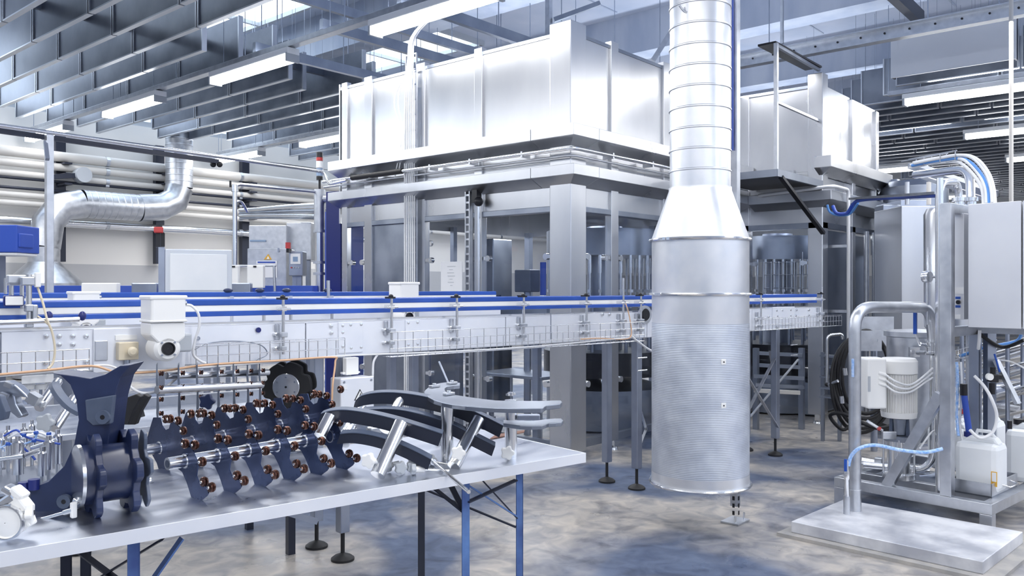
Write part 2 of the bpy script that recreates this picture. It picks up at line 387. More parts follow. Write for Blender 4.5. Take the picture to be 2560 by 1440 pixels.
# ---- lamp rails
def rail(name, x, y0, y1, z, label):
    t = thing(name, (x, (y0 + y1) / 2, z), label, 'rail')
    MB().box((x, (y0 + y1) / 2, z), (.1, y1 - y0, .06)).build('channel', M['galv'], t, bevel=.004)
    n = int((y1 - y0) / 1.5); 
    for k in range(n + 1): MB().cyl((x, y0 + k * (y1 - y0) / n, z), (x, y0 + k * (y1 - y0) / n, SLAB), .005, 6).build('hanger_rod', M['leg'], t)
rail('lamp_rail', 5.2, -1, 14.9, 4.06, 'long steel rail carrying the row of lamps over the machine')
rail('lamp_rail', 8.5, 8.8, 14.9, 4.06, 'steel rail carrying the lamp row above the wall pipes')
rail('lamp_rail', 11.8, -2, 3.5, 4.06, 'steel rail carrying the lamp at the right edge')
t = thing('perforated_channel', (9.8, 2, 4.25), 'long perforated steel channel crossing in front of the blue concrete ribs', 'rail')
MB().box((9.8, 1.5, 4.28), (.05, 9, .14)).box((9.75, 1.5, 4.21), (.12, 9, .012)).box((9.75, 1.5, 4.35), (.12, 9, .012)).build('channel', M['galv'], t)
m = MB()
for k in range(30): m.cyl((9.77, 5.8 - k * .26, 4.3), (9.765, 5.8 - k * .26, 4.3), .012, 8)
m.build('slot_row', M['black'], t)
for y in (-1, .7, 2.5, 4.3): MB().cyl((9.8, y, 4.35), (9.8, y, SLAB), .007, 6).build('hanger_rod', M['leg'], t)
# ---- cross struts over the machine
for i, (x0, x1, y, z, lb) in enumerate(((5.2, 9.6, 8.35, 4.17, 'dark strut channel meeting the rail left of the skylit ceiling'), (5.2, 9.9, 7.1, 4.17, 'dark strut channel behind the cable bundle'),
                          (5.2, 10.2, 5.9, 4.17, 'perforated strut channel just above the enclosure roof edge'), (3.0, 9.3, 9.7, 4.5, 'upper strut channel over the baffle ends'), (3.0, 9.3, 8.0, 4.75, 'dark strut channel highest beside the first baffle ends'))):
    t = thing('strut_channel', ((x0 + x1) / 2, y, z), lb, 'strut')
    MB().box(((x0 + x1) / 2, y, z), (x1 - x0, .06, .11)).build('channel', M['steel_dark'], t)
    for k in range(5): MB().cyl((x0 + .3 + k * (x1 - x0 - .6) / 4, y, z), (x0 + .3 + k * (x1 - x0 - .6) / 4, y, SLAB), .006, 6).build('hanger_rod', M['leg'], t)
# ---- acoustic baffles
bf = thing('acoustic_baffle', (0, 0, 0), '', 'ceiling baffle')
H = .50
MB().box((0, 0, H / 2), (.035, 1.40, H)).build('sheet', M['baffle'], bf, local=True)
MB().box((0, 0, -.004), (.06, 1.42, .014)).box((0, .702, H / 2), (.06, .02, H)).box((0, -.702, H / 2), (.06, .02, H)).build('edge_profile', M['baffle_edge'], bf, local=True)
for s in (-.5, .5): MB().cyl((0, s, H), (0, s, SLAB - 4.15), .0025, 5).build('hanger_wire', M['leg'], bf, local=True)
first = True; nb = 0
def baffle(x, y, z, label, group):
    global first, nb
    o = bf if first else copy_tree(bf); first = False; nb += 1
    put(o, (x, y, z), 0, label, group)
for k in range(30):
    x = 1.63 + .46 * k
    if abs(x - 8.5) < .12: x += .09
    off = (k * .53) % 1.45
    y0 = 2.0 if x < 4.7 else (8.8 if x < 5.6 else 8.8 + (k % 3) * .35)
    for j in range(9):
        y = y0 + (off if x < 4.7 else 0) + .72 + 1.45 * j
        if y > WALLY - .75: break
        a = visible((x, y - .7, 4.15)); b = visible((x, y + .7, 4.15))
        if not a or not b: continue
        if max(a[0], b[0]) < -30 or min(a[0], b[0]) > 1500 or max(a[1], b[1]) < -5: continue
        if min(a[0], b[0]) > 872 and max(a[1], b[1]) > 205: continue
        ahead = x < 4.7
        baffle(x, y, 4.15, 'dark steel ceiling baffle in the near rows running to the top edge' if ahead else 'grey steel ceiling baffle in the rows over the piped wall', 'near ceiling baffles' if ahead else 'ceiling baffles over the piped wall')
rowlab = 'dark steel ceiling baffle in the dense rows at upper right'
t = thing('hanging_plate', (11.3, 2.6, 4.15), 'large pale plate hanging under the perforated channel at upper right', 'ceiling baffle')
MB().box((11.3, 2.62, 4.42), (.03, 1.40, .54)).build('sheet', M['palegrey'], t, bevel=.003)
MB().box((11.35, 3.3, 4.42), (.1, .02, .54)).box((11.35, 1.93, 4.42), (.1, .02, .54)).build('side_flange', M['blackiron'], t)
for y in (2.1, 3.1): MB().cyl((11.3, y, 4.6), (11.3, y, SLAB - .6), .004, 6).build('hanger_wire', M['leg'], t)
for k in range(1, 38):
    x = 11.3 + .46 * k
    for j in range(12):
        y = (4.1 if k > 2 else 3.1) + .3 * ((k * 7) % 3) - .72 - 1.45 * j + (1.5 if x > 12.5 else 0)
        a = visible((x, y - .7, 4.15)); b = visible((x, y + .7, 4.15))
        if not a or not b: continue
        if min(a[0], b[0]) > 2620 or max(a[0], b[0]) < 2185: continue
        if nb > 285: break
        baffle(x, y, 4.15, rowlab, 'ceiling baffles at upper right')
# ------------------------------------------------------------------ filling machine enclosure, near block
X1, Y1 = 5.61, 4.21          # near vertical corner
YL = 7.33                    # far end of its long face
TOPZ = 3.66
def fy(px): return onX(px, 500, X1).y        # along the left hand face
def fx(px): return onY(px, 500, Y1).x        # along the right hand face
X2, Y2 = 8.84, 3.30          # corner of the second block
enc = thing('machine_enclosure', (X1 + 1.5, Y1 + 1.5, 0), 'tall brushed steel enclosure with glazed doors and two jutting ledges behind the conveyor', 'machine')
def post_l(pa, pb, z0=.08, z1=TOPZ, d=.07, pr=.02, name='post'):
    a, b = sorted((fy(pa), fy(pb)))
    MB().box((X1 - pr + d / 2, (a + b) / 2, (z0 + z1) / 2), (d, b - a, z1 - z0)).build(name, M['steel'], enc, bevel=.004)
def post_r(pa, pb, z0=.08, z1=TOPZ, d=.07, pr=.02, name='post'):
    a, b = sorted((fx(pa), fx(pb)))
    MB().box(((a + b) / 2, Y1 - pr + d / 2, (z0 + z1) / 2), (b - a, d, z1 - z0)).build(name, M['steel'], enc, bevel=.004)
# corner post
ca = fy(1379) - Y1; cb = fx(1459) - X1
MB().box((X1 - .03 + (cb + .03) / 2, Y1 - .03 + (ca + .03) / 2, (TOPZ + .1) / 2), (cb + .03, ca + .03, TOPZ - .02)).build('corner_post', M['steel'], enc, bevel=.008)
post_l(858, 871, d=.06); post_l(914, 933); post_l(1189, 1208); post_l(1046, 1065, z0=.08)
post_r(1524, 1542); post_r(1655, 1672)
post_r(1750, 1770)
for pa in (872, 1067, 1209): pass
def panel_l(pa, pb, z0, z1, name='panel', mat_='steel', x=.012):
    a, b = sorted((fy(pa), fy(pb))); MB().box((X1 + x, (a + b) / 2, (z0 + z1) / 2), (.012, b - a, z1 - z0)).build(name, M[mat_], enc, bevel=.003)
def panel_r(pa, pb, z0, z1, name='panel', mat_='steel', y=.012):
    a, b = sorted((fx(pa), fx(pb))); MB().box(((a + b) / 2, Y1 + y, (z0 + z1) / 2), (b - a, .012, z1 - z0)).build(name, M[mat_], enc, bevel=.003)
ZC1, ZC2, ZG = 2.80, 2.47, 2.15
LP = [(871, 914), (933, 1046), (1065, 1189), (1208, 1379)]
RP_ = [(1459, 1524), (1542, 1655), (1672, 1750), (1770, 1850)]
for a, b in LP: panel_l(a, b, ZC1 - .1, TOPZ - .03); panel_l(a, b, ZC2 - .1, ZC1 - .1); panel_l(a, b, ZG, ZC2 - .1)
for a, b in RP_: panel_r(a, b, ZC1 - .1, TOPZ - .03); panel_r(a, b, ZC2 - .1, ZC1 - .1); panel_r(a, b, ZG, ZC2 - .1)
for a, b in LP:
    ya, yb = sorted((fy(a), fy(b)))
    MB().box((X1 + .02, (ya + yb) / 2, ZG - .025), (.08, yb - ya, .05)).build('lintel_bar', M['steel_dark'], enc, bevel=.004)
for a, b in RP_:
    xa, xb = sorted((fx(a), fx(b)))
    MB().box(((xa + xb) / 2, Y1 + .02, ZG - .025), (xb - xa, .08, .05)).build('lintel_bar', M['steel_dark'], enc, bevel=.004)
panel_l(933, 1046, .12, ZG - .05, 'door', 'steel_dark')
# ledges: a box edge with a bevelled underside, mitred round the corner
def ledge(x, y, x_end, y_end, z, h, out=.16):
    xo, yo = x - out, y - out
    prof = [(0, z), (1, z), (1, z - h), (0, z - h - .07)]     # 0 wall, 1 outer edge
    def ring(at):
        px_, py_, mode = at
        res = []
        for k, zz in prof:
            if mode == 'l': res.append(V((x - out * k, py_, zz)))
            if mode == 'c': res.append(V((x - out * k, y - out * k, zz)))
            if mode == 'r': res.append(V((px_, y - out * k, zz)))
        return res
    def run(ats, name):
        m = MB(); R_ = [[m.bm.verts.new(p) for p in ring(a)] for a in ats]
        for i in range(len(R_) - 1):
            for k in range(4): m.bm.faces.new((R_[i][k], R_[i][(k + 1) % 4], R_[i + 1][(k + 1) % 4], R_[i + 1][k]))
        m.bm.faces.new(R_[0]); m.bm.faces.new(R_[-1][::-1]); return m
    return run, xo, yo
for z, h in ((ZC1, .10), (ZC2, .09)):
    run, xo, yo = ledge(X1, Y1, 0, 0, z, h)
    run([(0, YL, 'l'), (0, Y1 + .30, 'l')], '').build('ledge', M['steel'], enc, bevel=.004)
    run([(0, Y1 + .296, 'l'), (0, Y1, 'c'), (X1 + .20, Y1, 'r')], '').build('ledge_corner', M['steel'], enc, bevel=.004)
    run([(X1 + .204, 0, 'r'), (X2 - .02, 0, 'r')], '').build('ledge', M['steel'], enc, bevel=.004)
# roof, far end wall and inner frame, floor tray
MB().box((X1 + 1.6, (Y1 + YL) / 2, TOPZ - .05), (3.2, YL - Y1, .03)).build('roof', M['steel_dark'], enc)
MB().box((X1 + 1.6, YL, (TOPZ + ZG) / 2), (3.2, .02, TOPZ - ZG)).box((X1 + 3.2, (Y1 + YL) / 2 + .3, (TOPZ + ZG) / 2), (.02, YL - Y1 - .6, TOPZ - ZG)).build('rear_panel', M['steel'], enc)
m = MB()
for y in (Y1 + 1.1, YL - .05): m.box((X1 + 3.15, y, 1.1), (.08, .08, 2.2))
m.box((X1 + .75, YL - .05, 1.1), (.06, .06, 2.2)).box((X1 + 1.7, YL - .05, 1.1), (.06, .06, 2.2)).build('rear_post', M['leg'], enc)
# glazed doors with latches
def gdoor(parent, plane, a, b, z0=.16, z1=ZG - .06, latch=1):
    a, b = sorted((a, b)); a += .012; b -= .012
    mk = (lambda s, t, o=0: V((plane[1] + o, s, t))) if plane[0] == 'x' else (lambda s, t, o=0: V((s, plane[1] + o, t)))
    m = MB(); c = (a + b) / 2
    dm = (.008, b - a, z1 - z0) if plane[0] == 'x' else (b - a, .008, z1 - z0)
    d = m.box(mk(c, (z0 + z1) / 2), dm).build('glazed_door', M['glass'], parent)
    for s in (a + .05, b - .05):
        for t in ((1.72, .62) if latch else (1.72,)):
            m = MB().cyl(mk(s, t, -.03), mk(s, t, .01), .028, 14)
            m.box(mk(s + (-.03 if s < c else .03), t, -.02), (.03, .05, .03) if plane[0] == 'x' else (.05, .03, .03))
            m.build('latch', M['steel_bright'], d)
    return d
gdoor(enc, ('x', X1 + .02), fy(1065), fy(1189)); gdoor(enc, ('x', X1 + .02), fy(1208), fy(1379)); gdoor(enc, ('x', X1 + .02), fy(871), fy(914))
gdoor(enc, ('y', Y1 + .02), fx(1459), fx(1524)); gdoor(enc, ('y', Y1 + .02), fx(1542), fx(1655)); gdoor(enc, ('y', Y1 + .02), fx(1672), fx(1750))
MB().box((X1 + .02, (Y1 + YL) / 2, .11), (.05, YL - Y1, .06)).build('sill_bar', M['steel_dark'], enc)
MB().box((X1 + 1.6, Y1 + .02, .11), (3.2, .05, .06)).build('sill_bar', M['steel_dark'], enc)
for p in ((X1, fy(1198)), (fx(1533), Y1), (fx(1663), Y1), (X1 + .04, fy(923)), (X1, fy(1056)), (X1 + 3.15, YL - .05), (X1+.05, Y1+.05)):
    MB().lathe((p[0], p[1], 0), [(.001, 0), (.045, 0), (.04, .02), (.015, .035), (.012, .09), (.001, .09)], 16).build('foot', M['steel_bright'], enc)
# document on the glazing
dy0, dy1 = sorted((fy(1104), fy(1157)))
d = tag(MB().box((X1 - .006, (dy0 + dy1) / 2, 1.56), (.006, dy1 - dy0, .28)).build('notice', M['paper']), 'white paper notice in a clear sleeve on the glazed door', 'notice')
m = MB()
for k in range(7): m.box((X1 - .0105, (dy0 + dy1) / 2 + .004 * (k % 3), 1.655 - .03 * k), (.001, (.11, .05, .09, .10, .04, .08, .03)[k], .004))
m.build('print', M['grey'], d)
# cable riser: ladder tray in front of the face, cables run on up to the lamp rail
yc = fy(1040)
lad = thing('cable_ladder', (X1 - .08, yc, 0), 'vertical cable ladder crowded with white and blue cables on the long face', 'cable tray')
m = MB(); 
for s in (-.075, .075): m.box((X1 - .06, yc + s, 1.95), (.02, .008, 3.6))
m.build('side_rail', M['galv'], lad)
m = MB()
for k in range(24): m.box((X1 - .06, yc, .3 + .15 * k), (.012, .15, .012))
m.build('rungs', M['galv'], lad)
cb = thing('cable_bundle', (X1 - .1, yc, 0), 'bundle of white cables rising from the enclosure roof to the lamp rail', 'cables')
top = V((5.25, 5.0, 4.1))
for k in range(11):
    s = -.07 + .014 * k; x = X1 - .085 - .014 * (k % 2)
    pts = [V((x, yc + s, .25)), V((x, yc + s, 2.0)), V((x, yc + s * .9, 3.3)), V((x - .03, yc + s * .5 - .05, 3.66)), V((x - .12, yc - .25 + s * .4, 3.9)), top + V((0, s * .6, 0))]
    MB().tube(curve(pts, 5), .0075, 6).build('cable', M['bluecable'] if k in (2, 6) else M['cable'], cb)
for q, off in ((0, .10), (1, .16)):
    pts = [V((X1 - .1, yc + .05, 3.55)), V((X1 - .12, yc + off + .03, 3.3)), V((X1 - .12, yc + off * .5, 2.95)), V((X1 - .12, yc + off + .02, 2.6 - .05 * q))]
    MB().tube(curve(pts, 6), .006, 6).build('loose_cable', M['cable'], cb)
# slotted riser beside the next post
sy = fy(1182)
t = thing('slotted_riser', (X1 - .05, sy, 0), 'narrow slotted vertical cable duct between the two glazed doors', 'cable duct')
MB().box((X1 - .045, sy + .03, 1.3), (.05, .012, 2.3)).box((X1 - .045, sy - .02, 1.3), (.05, .012, 2.3)).build('side', M['galv'], t)
m = MB()
for k in range(34): m.box((X1 - .045, sy, .2 + .068 * k), (.04, .05, .018))
m.build('slats', M['galv'], t)
MB().cyl((X1 - .05, sy - .12, .1), (X1 - .05, sy - .12, 2.2), .016, 12).build('steel_rod', M['steel_bright'], t)
MB().box((X1 - .06, sy - .10, 2.34), (.05, .06, .22)).sph((X1 - .06, sy - .13, 2.24), .045).build('sensor', M['black'], t)
# air line pipes under the upper ledge
t = thing('air_line', (X1 - .14, Y1 + 1, 2.62), 'thin steel pipe pair running round the enclosure corner between the ledges', 'pipe')
pts = bends([(X1 - .13, YL + .12, 2.60), (X1 - .13, Y1 - .13, 2.60), (X2 - .05, Y1 - .13, 2.60)], .08)
MB().tube(pts, .017, 10).build('pipe', M['steel_bright'], t)
MB().tube([p + V((.045, .045, -.05)) for p in pts], .010, 8).build('thin_pipe', M['galv'], t)
m = MB().cyl((X1 - .13, fy(1030), 2.60), (X1 - .13, fy(905), 2.60), .028, 12); m.build('sleeve', M['rubber'], t)
m = MB()
for p in (1330, 1200, 1100, 950): m.box((X1 - .09, fy(p), 2.60), (.11, .02, .05))
m.box((fx(1500), Y1 - .09, 2.6), (.02, .11, .05)).box((fx(1600), Y1 - .09, 2.6), (.02, .11, .05)).build('pipe_clip', M['galv'], t)

# ------------------------------------------------------------------ second block
enc2 = thing('rinser_enclosure', (X2 + .8, Y2 + .8, 0), 'second steel enclosure to the right of the hanging duct, with platform bracket side', 'machine')
def gy(px): return onX(px, 500, X2).y
def gx(px): return onY(px, 500, Y2).x
XE = gx(2190)
ca = gy(2036) - Y2; 
MB().box((X2 + .06, Y2 + .06, TOPZ / 2 + .09), (.16, .16, TOPZ - .02)).build('corner_post', M['steel'], enc2, bevel=.008)
MB().box((X2 + .03, Y1 - .03, TOPZ / 2), (.10, .14, TOPZ - .1)).build('post', M['steel'], enc2, bevel=.006)
MB().box((gx(2131), Y2 + .015, TOPZ / 2), (.10, .07, TOPZ - .1)).build('post', M['steel'], enc2, bevel=.006)
MB().box((XE, Y2 + .015, TOPZ / 2 + .9), (.10, .07, TOPZ - 1.9)).build('post', M['steel'], enc2, bevel=.006)
for z0, z1 in ((ZC1 - .1, TOPZ - .03), (ZC2 - .1, ZC1 - .1), (ZG, ZC2 - .1)):
    MB().box((X2 + .02, (Y2 + Y1) / 2 + .06, (z0 + z1) / 2), (.012, Y1 - Y2 - .12, z1 - z0)).build('panel', M['steel'], enc2, bevel=.003)
    for xa, xb in ((X2 + .14, gx(2131) - .05), (gx(2131) + .05, XE)):
        MB().box(((xa + xb) / 2, Y2 + .02, (z0 + z1) / 2), (xb - xa, .012, z1 - z0)).build('panel', M['steel'], enc2, bevel=.003)
MB().box(((X2 + .14 + gx(2131) - .05) / 2, Y2 + .02, 1.1), (gx(2131) - .19 - X2, .012, 1.95)).build('door', M['steel_dark'], enc2, bevel=.003)
MB().box(((gx(2131) + XE) / 2, Y2 + .10, 1.1), (XE - gx(2131) - .1, .012, 1.95)).build('door', M['steel_dark'], enc2, bevel=.003)
MB().box((X2 + .02, (Y2 + Y1) / 2, ZG - .03), (.08, Y1 - Y2 - .1, .06)).box(((X2 + XE) / 2, Y2 + .02, ZG - .03), (XE - X2, .08, .06)).build('lintel_bar', M['steel_dark'], enc2)
gdoor(enc2, ('x', X2 + .02), Y2 + .14, Y1 - .1, latch=0)
for z, h in ((ZC1 + .03, .12), (ZC2, .10)):
    run, xo, yo = ledge(X2, Y2, 0, 0, z, h)
    ya = Y1 - .16 if z < 2.6 else Y2 + .02
    run([(0, ya, 'l'), (0, Y2, 'c'), (XE + .12, 0, 'r')], '').build('ledge', M['steel'], enc2, bevel=.004)
MB().box(((X2 + XE) / 2, Y2 + .75, TOPZ - .05), (XE - X2, 1.4, .03)).box((XE, Y2 + .75, TOPZ - .5), (.02, 1.4, .9)).build('roof', M['steel_dark'], enc2)
MB().box((X2 + .06, Y2 + .06, .06), (.05, .05, .1)).build('foot', M['steel_bright'], enc2)
for p in ((X2 + .06, Y2 + .06), (gx(2131), Y2 + .03)):
    MB().lathe((p[0], p[1], 0), [(.001, 0), (.05, 0), (.045, .02), (.02, .035), (.015, .12), (.001, .12)], 16).build('foot', M['steel_bright'], enc2)
MB().box(((X2 + XE) / 2 + .2, Y2 + .7, .2), (XE - X2 - .5, .9, .36)).build('plinth', M['steel_dark'], enc2)
# ---- interior of both blocks
def carousel(x, y, r, label, nt=36, zt=2.05):
    t = thing('bottle_carousel', (x, y, 0), label, 'filler')
    MB().lathe((x, y, 0), [(.001, 1.78), (r, 1.78), (r, zt), (.001, zt)], 40).build('upper_ring', M['steel_dark'], t)
    MB().lathe((x, y, 0), [(.001, .55), (r * 1.05, .55), (r * 1.05, .8), (.001, .8)], 40).build('lower_ring', M['black'], t)
    MB().lathe((x, y, 0), [(.001, .02), (r * 1.0, .02), (r * 1.0, .42), (r * .5, .5), (.001, .5)], 40).build('base_drum', M['steel_dark'], t)
    MB().cyl((x, y, .4), (x, y, 2.1), r * .3, 20).build('column', M['leg'], t)
    m = MB().cyl((r * .96, 0, 1.30), (r * .96, 0, 1.78), .013, 8).cyl((r * .96, 0, 1.60), (r * .96, 0, 1.80), .020, 10).cyl((r * .96, 0, 1.25), (r * .96, 0, 1.34), .018, 10, .022)
    m.box((r * .96, 0, 1.42), (.05, .03, .03))
    v = m.build('filling_valve', M['steel_bright'], t, local=True)
    for k in range(1, nt):
        c = link(v.copy()); c.parent = t; c.rotation_euler = (0, 0, k * 2 * math.pi / nt)
    m = MB()
    for k in range(nt // 2):
        a = k * 4 * math.pi / nt; m.cyl((x + r * .8 * math.cos(a), y + r * .8 * math.sin(a), .8), (x + r * .8 * math.cos(a), y + r * .8 * math.sin(a), 1.3), .02, 8)
    m.build('bottle_lift', M['leg'], t)
    return t
carousel(X1 + 1.75, Y1 + .85, .62, 'round filler with hanging valves behind the doors left of the duct')
carousel(X2 + .85, Y2 + .85, .58, 'round filler with close set valve tubes behind the door right of the duct')
t = thing('guard_grid', (X2 + .2, Y2 + .45, 1.2), 'small wire guard grid in front of the valve tubes right of the duct', 'guard')
m = MB()
for k in range(7): m.cyl((X2 + .22, Y2 + .2 + .09 * k, 1.42), (X2 + .22, Y2 + .2 + .09 * k, 1.85 if k < 2 else 1.75), .005, 6)
for z in (1.45, 1.6, 1.74): m.cyl((X2 + .22, Y2 + .2, z), (X2 + .22, Y2 + .74, z), .005, 6)
m.build('wires', M['steel_bright'], t)
for (x, y, z, w_, d_, h_, mm, lab, nm) in (
        (X1 + .9, Y1 + 1.7, .0, .3, .3, 1.9, 'steel_dark', 'dull steel cabinet seen through the right hand glazed door', 'inner_cabinet'),
        (X1 + 1.0, Y1 + 2.6, .0, .5, .25, 1.35, 'leg', 'low grey cabinet seen through the glazed door with the notice', 'inner_cabinet')):
    t = thing(nm, (x, y, 0), lab, 'cabinet')
    MB().box((x, y, h_ / 2 + .12), (w_, d_, h_ - .12)).build('body', M[mm], t, bevel=.01)
    for sx in (-1, 1):
        for sy_ in (-1, 1): MB().box((x + sx * (w_ / 2 - .03), y + sy_ * (d_ / 2 - .03), .06), (.04, .04, .12)).build('foot', M['leg'], t)
t = thing('inspection_table', (X1 + .55, Y1 + .95, 0), 'small steel table standing low behind the right hand glazed door', 'table')
MB().box((X1 + .55, Y1 + .95, .62), (.5, .8, .03)).build('table_top', M['steel_dark'], t, bevel=.004)
for sx in (-1, 1):
    for sy_ in (-1, 1): MB().cyl((X1 + .55 + sx * .22, Y1 + .95 + sy_ * .37, 0), (X1 + .55 + sx * .22, Y1 + .95 + sy_ * .37, .61), .015, 8).build('leg', M['galv'], t)
t = thing('transfer_motor', (X1 + .7, Y1 + 1.0, 1.0), 'blue grey drive block standing on a column behind the glazed door', 'motor')
MB().box((X1 + .7, Y1 + 1.05, 1.52), (.16, .2, .22)).build('body', M['navyedge'], t, bevel=.01)
MB().cyl((X1 + .7, Y1 + 1.05, .0), (X1 + .7, Y1 + 1.05, 1.42), .035, 12).build('column', M['leg'], t)
MB().cyl((X1 + .7, Y1 + .85, 1.7), (X1 + .7, Y1 + .85, 1.35), .03, 12).build('cylinder', M['blue_mid'], t)
t = thing('inner_conveyor', (X1 + .3, Y1 + 1.6, 1.3), 'narrow conveyor with blue edges running inside the glazed doors', 'conveyor')
MB().box((X1 + .3, Y1 + 1.6, 1.24), (.22, 2.4, .06)).build('belt', M['steel_dark'], t)
MB().box((X1 + .2, Y1 + 1.6, 1.32), (.015, 2.4, .03)).build('guide_rail', M['blue'], t)
for y in (.6, 1.6, 2.6):
    MB().box((X1 + .3, Y1 + y, .6), (.06, .06, 1.2)).build('leg', M['leg'], t)
for k in range(9):
    MB().box((X1 + .2, Y1 + .45 + .27 * k, 1.36), (.03, .05, .05)).build('clamp', M['white'] if k % 3 == 0 else M['navy'], t)

# fill lamps added under the roofs to brighten the dark interiors
for (x, y, lb) in ((X1 + 1.3, Y1 + 1.2, 'added fill lamp inside the long enclosure above the filler'), (X2 + .8, Y2 + .9, 'added fill lamp inside the second enclosure')):
    t = thing('added_fill_lamp', (x, y, 2.3), lb, 'lamp')
    MB().box((x, y, 2.33), (.10, 1.0, .05)).build('housing', M['white'], t); MB().box((x, y, 2.295), (.07, .96, .02)).build('tube', M['lamp'], t)
    MB().box((x, y, 2.98), (.03, .03, 1.26)).build('hanger_rod', M['leg'], t)
    area('added_fill_glow', (x, y, 2.27), .2, 1.0, 28, (.95, .97, 1))
# ------------------------------------------------------------------ platform beside the second block
pf = thing('service_platform', (X2 - .5, Y1 - .4, 2.55), 'black steel access platform with handrail post jutting from the second enclosure', 'platform')
pc = P(1957, 435, 7.9)                      # front corner on plan
x0, y0 = pc.x, pc.y
PZ = 2.55
MB().box(((x0 + X2) / 2 - .02, (y0 + Y1 - .2) / 2 + .05, PZ), (X2 - x0 - .02, Y1 - .2 - y0, .02)).build('deck', M['black'], pf)
MB().box((x0, (y0 + Y1 - .2) / 2 + .05, PZ), (.03, Y1 - .2 - y0, .07)).box(((x0 + X2) / 2 - .02, y0 + .06, PZ), (X2 - x0 - .02, .03, .07)).build('edge_frame', M['steel_dark'], pf)
MB().box((x0 + .01, y0 + .07, PZ + .62), (.035, .035, 1.24)).build('handrail_post', M['galv'], pf)
MB().bar((x0 + .01, y0 + .07, PZ + 1.22), (X2, y0 + .1, PZ + 1.22), .03).build('handrail', M['steel_dark'], pf)
MB().bar((x0 + .01, y0 + .07, PZ + .68), (X2, y0 + .1, PZ + .68), .025).build('handrail', M['galv'], pf)
MB().box(((x0 + X2) / 2, y0 + .16, PZ + 1.25), (X2 - x0, .18, .02)).build('top_plate', M['black'], pf)
MB().bar((x0 + .1, y0 + .06, PZ - .03), (X2 - .03, Y2 - .03, ZG - .12), .045, .03).build('brace', M['black'], pf)
MB().box((X2 - .22, Y2 + .55, PZ + .12), (.06, .7, .05)).build('kick_plate', M['galv'], pf)
def hx(px, o): return onY(px, 500, Y2 - o).x
# pipe looping over the right corner
t = thing('condensate_pipe', (X2, Y2, 1.2), 'thin pipe leaving the platform and dropping down the front of the second enclosure', 'pipe')
MB().tube(bends([(X2 - .2, Y1 - .3, 2.46), (X2 - .2, Y2 - .2, 2.50), (hx(2121, .2), Y2 - .2, 2.50), (hx(2121, .2), Y2 - .2, .75)], .07), .019, 10).build('pipe', M['palegrey'], t)
for zc in (1.9, 1.2): MB().box((hx(2121, .2), Y2 - .1, zc), (.03, .22, .03)).build('pipe_clip', M['galv'], t)
for i, (px, z1, z0) in enumerate(((2166, 2.1, 0), (2184, 2.1, 0), (2200, 2.3, 0))):
    t = tag(MB().cyl((hx(px, .12), Y2 - .12, z0), (hx(px, .12), Y2 - .12, z1), .02 if i else .03, 10).build('riser_pipe', M['steel_bright'] if i else M['galv']), ('thicker', 'middle', 'outermost')[i] + ' vertical pipe at the right end of the second enclosure', 'pipe', 'riser pipes')

# ------------------------------------------------------------------ large hanging air duct
DC = P(1750, 720, 5.0); dx, dy = DC.x, DC.y
def zat(py, d=5.0): return EYE + (720 - py) / FPX * d
R1, R2 = 74.5 / FPX * 5.0, 119 / FPX * 5.0
zb = zat(1205)
duct = thing('hanging_air_duct', (dx, dy, zb), 'fat galvanised air duct hanging vertically in the middle with perforated lower drum', 'duct')
pr = [(R1, zat(478))]; z = zat(478)
while z < 5.6:
    pr += [(R1, z + .108), (R1 + .006, z + .111), (R1 + .006, z + .117), (R1, z + .122)]; z += .122
MB().lathe((dx, dy, 0), pr, 56).build('upper_pipe', M['duct'], duct)
MB().lathe((dx, dy, 0), [(R1 + .006, zat(478) + .02), (R1 + .006, zat(478)), (R2, zat(600) + .01), (R2, zat(600))], 56).build('cone', M['duct'], duct)
MB().lathe((dx, dy, 0), [(R2, zat(602)), (R2, zat(735))], 56).build('collar_section', M['duct'], duct)
MB().lathe((dx, dy, 0), [(R2, zat(735)), (R2, zat(806)), ], 56).build('plain_section', M['duct'], duct)
MB().lathe((dx, dy, 0), [(R2 + .001, zat(806)), (R2 + .001, zb + .07), (R2 - .008, zb + .07), (R2 - .008, zat(806))], 56, closed=True).build('perforated_section', M['perf'], duct)
MB().lathe((dx, dy, 0), [(R2 + .002, zb + .07), (R2 + .002, zb), (.001, zb + .0)], 56).build('end_cap', M['duct'], duct)
for py in (601, 735, 1203):
    zz = zat(py); MB().lathe((dx, dy, 0), [(R2, zz - .008), (R2 + .014, zz - .008), (R2 + .018, zz), (R2 + .014, zz + .008), (R2, zz + .008)], 56).build('clamp_ring', M['steel_bright'] , duct)
    c = P(1640 if py > 700 else 1690, py, 4.86)
    rr = math.atan2(c.y - dy, c.x - dx)
    for o_ in (-.05, .05): 
        MB().box((dx + (R2 + .02) * math.cos(rr + o_), dy + (R2 + .02) * math.sin(rr + o_), zz), (.02, .02, .016)).build('clamp_bolt', M['steel_bright'], duct)
for py in (905, 1014):
    c = P(1779, py, 5.0) - V((dx, dy, 0)); c = V((c.x, c.y, 0)) + (-V((ST, CT, 0))) * math.sqrt(max(R2 ** 2 - c.x ** 2 - c.y ** 2, 0)); c.z = 0
    a_ = math.atan2(c.y, c.x)
    p = V((dx, dy, zat(py, 4.72))) + c.normalized() * (R2 + .003)
    q = MB().box(p, (.004, .03, .03), Matrix.Rotation(a_, 3, 'Z')).build('test_port', M['whitep'], duct, bevel=.002)
    MB().cyl(p, p + c.normalized() * .006, .004, 8).build('screw', M['black'], q)
c = P(1716, 10, 4.86)
MB().tube(curve([c + V((0, 0, .04)), c + V((.03, -.03, .0)), c + V((.0, 0, -.05)), c + V((-.03, .03, -.01))], 4), .006, 6).build('lock_clasp', M['steel_bright'], duct)
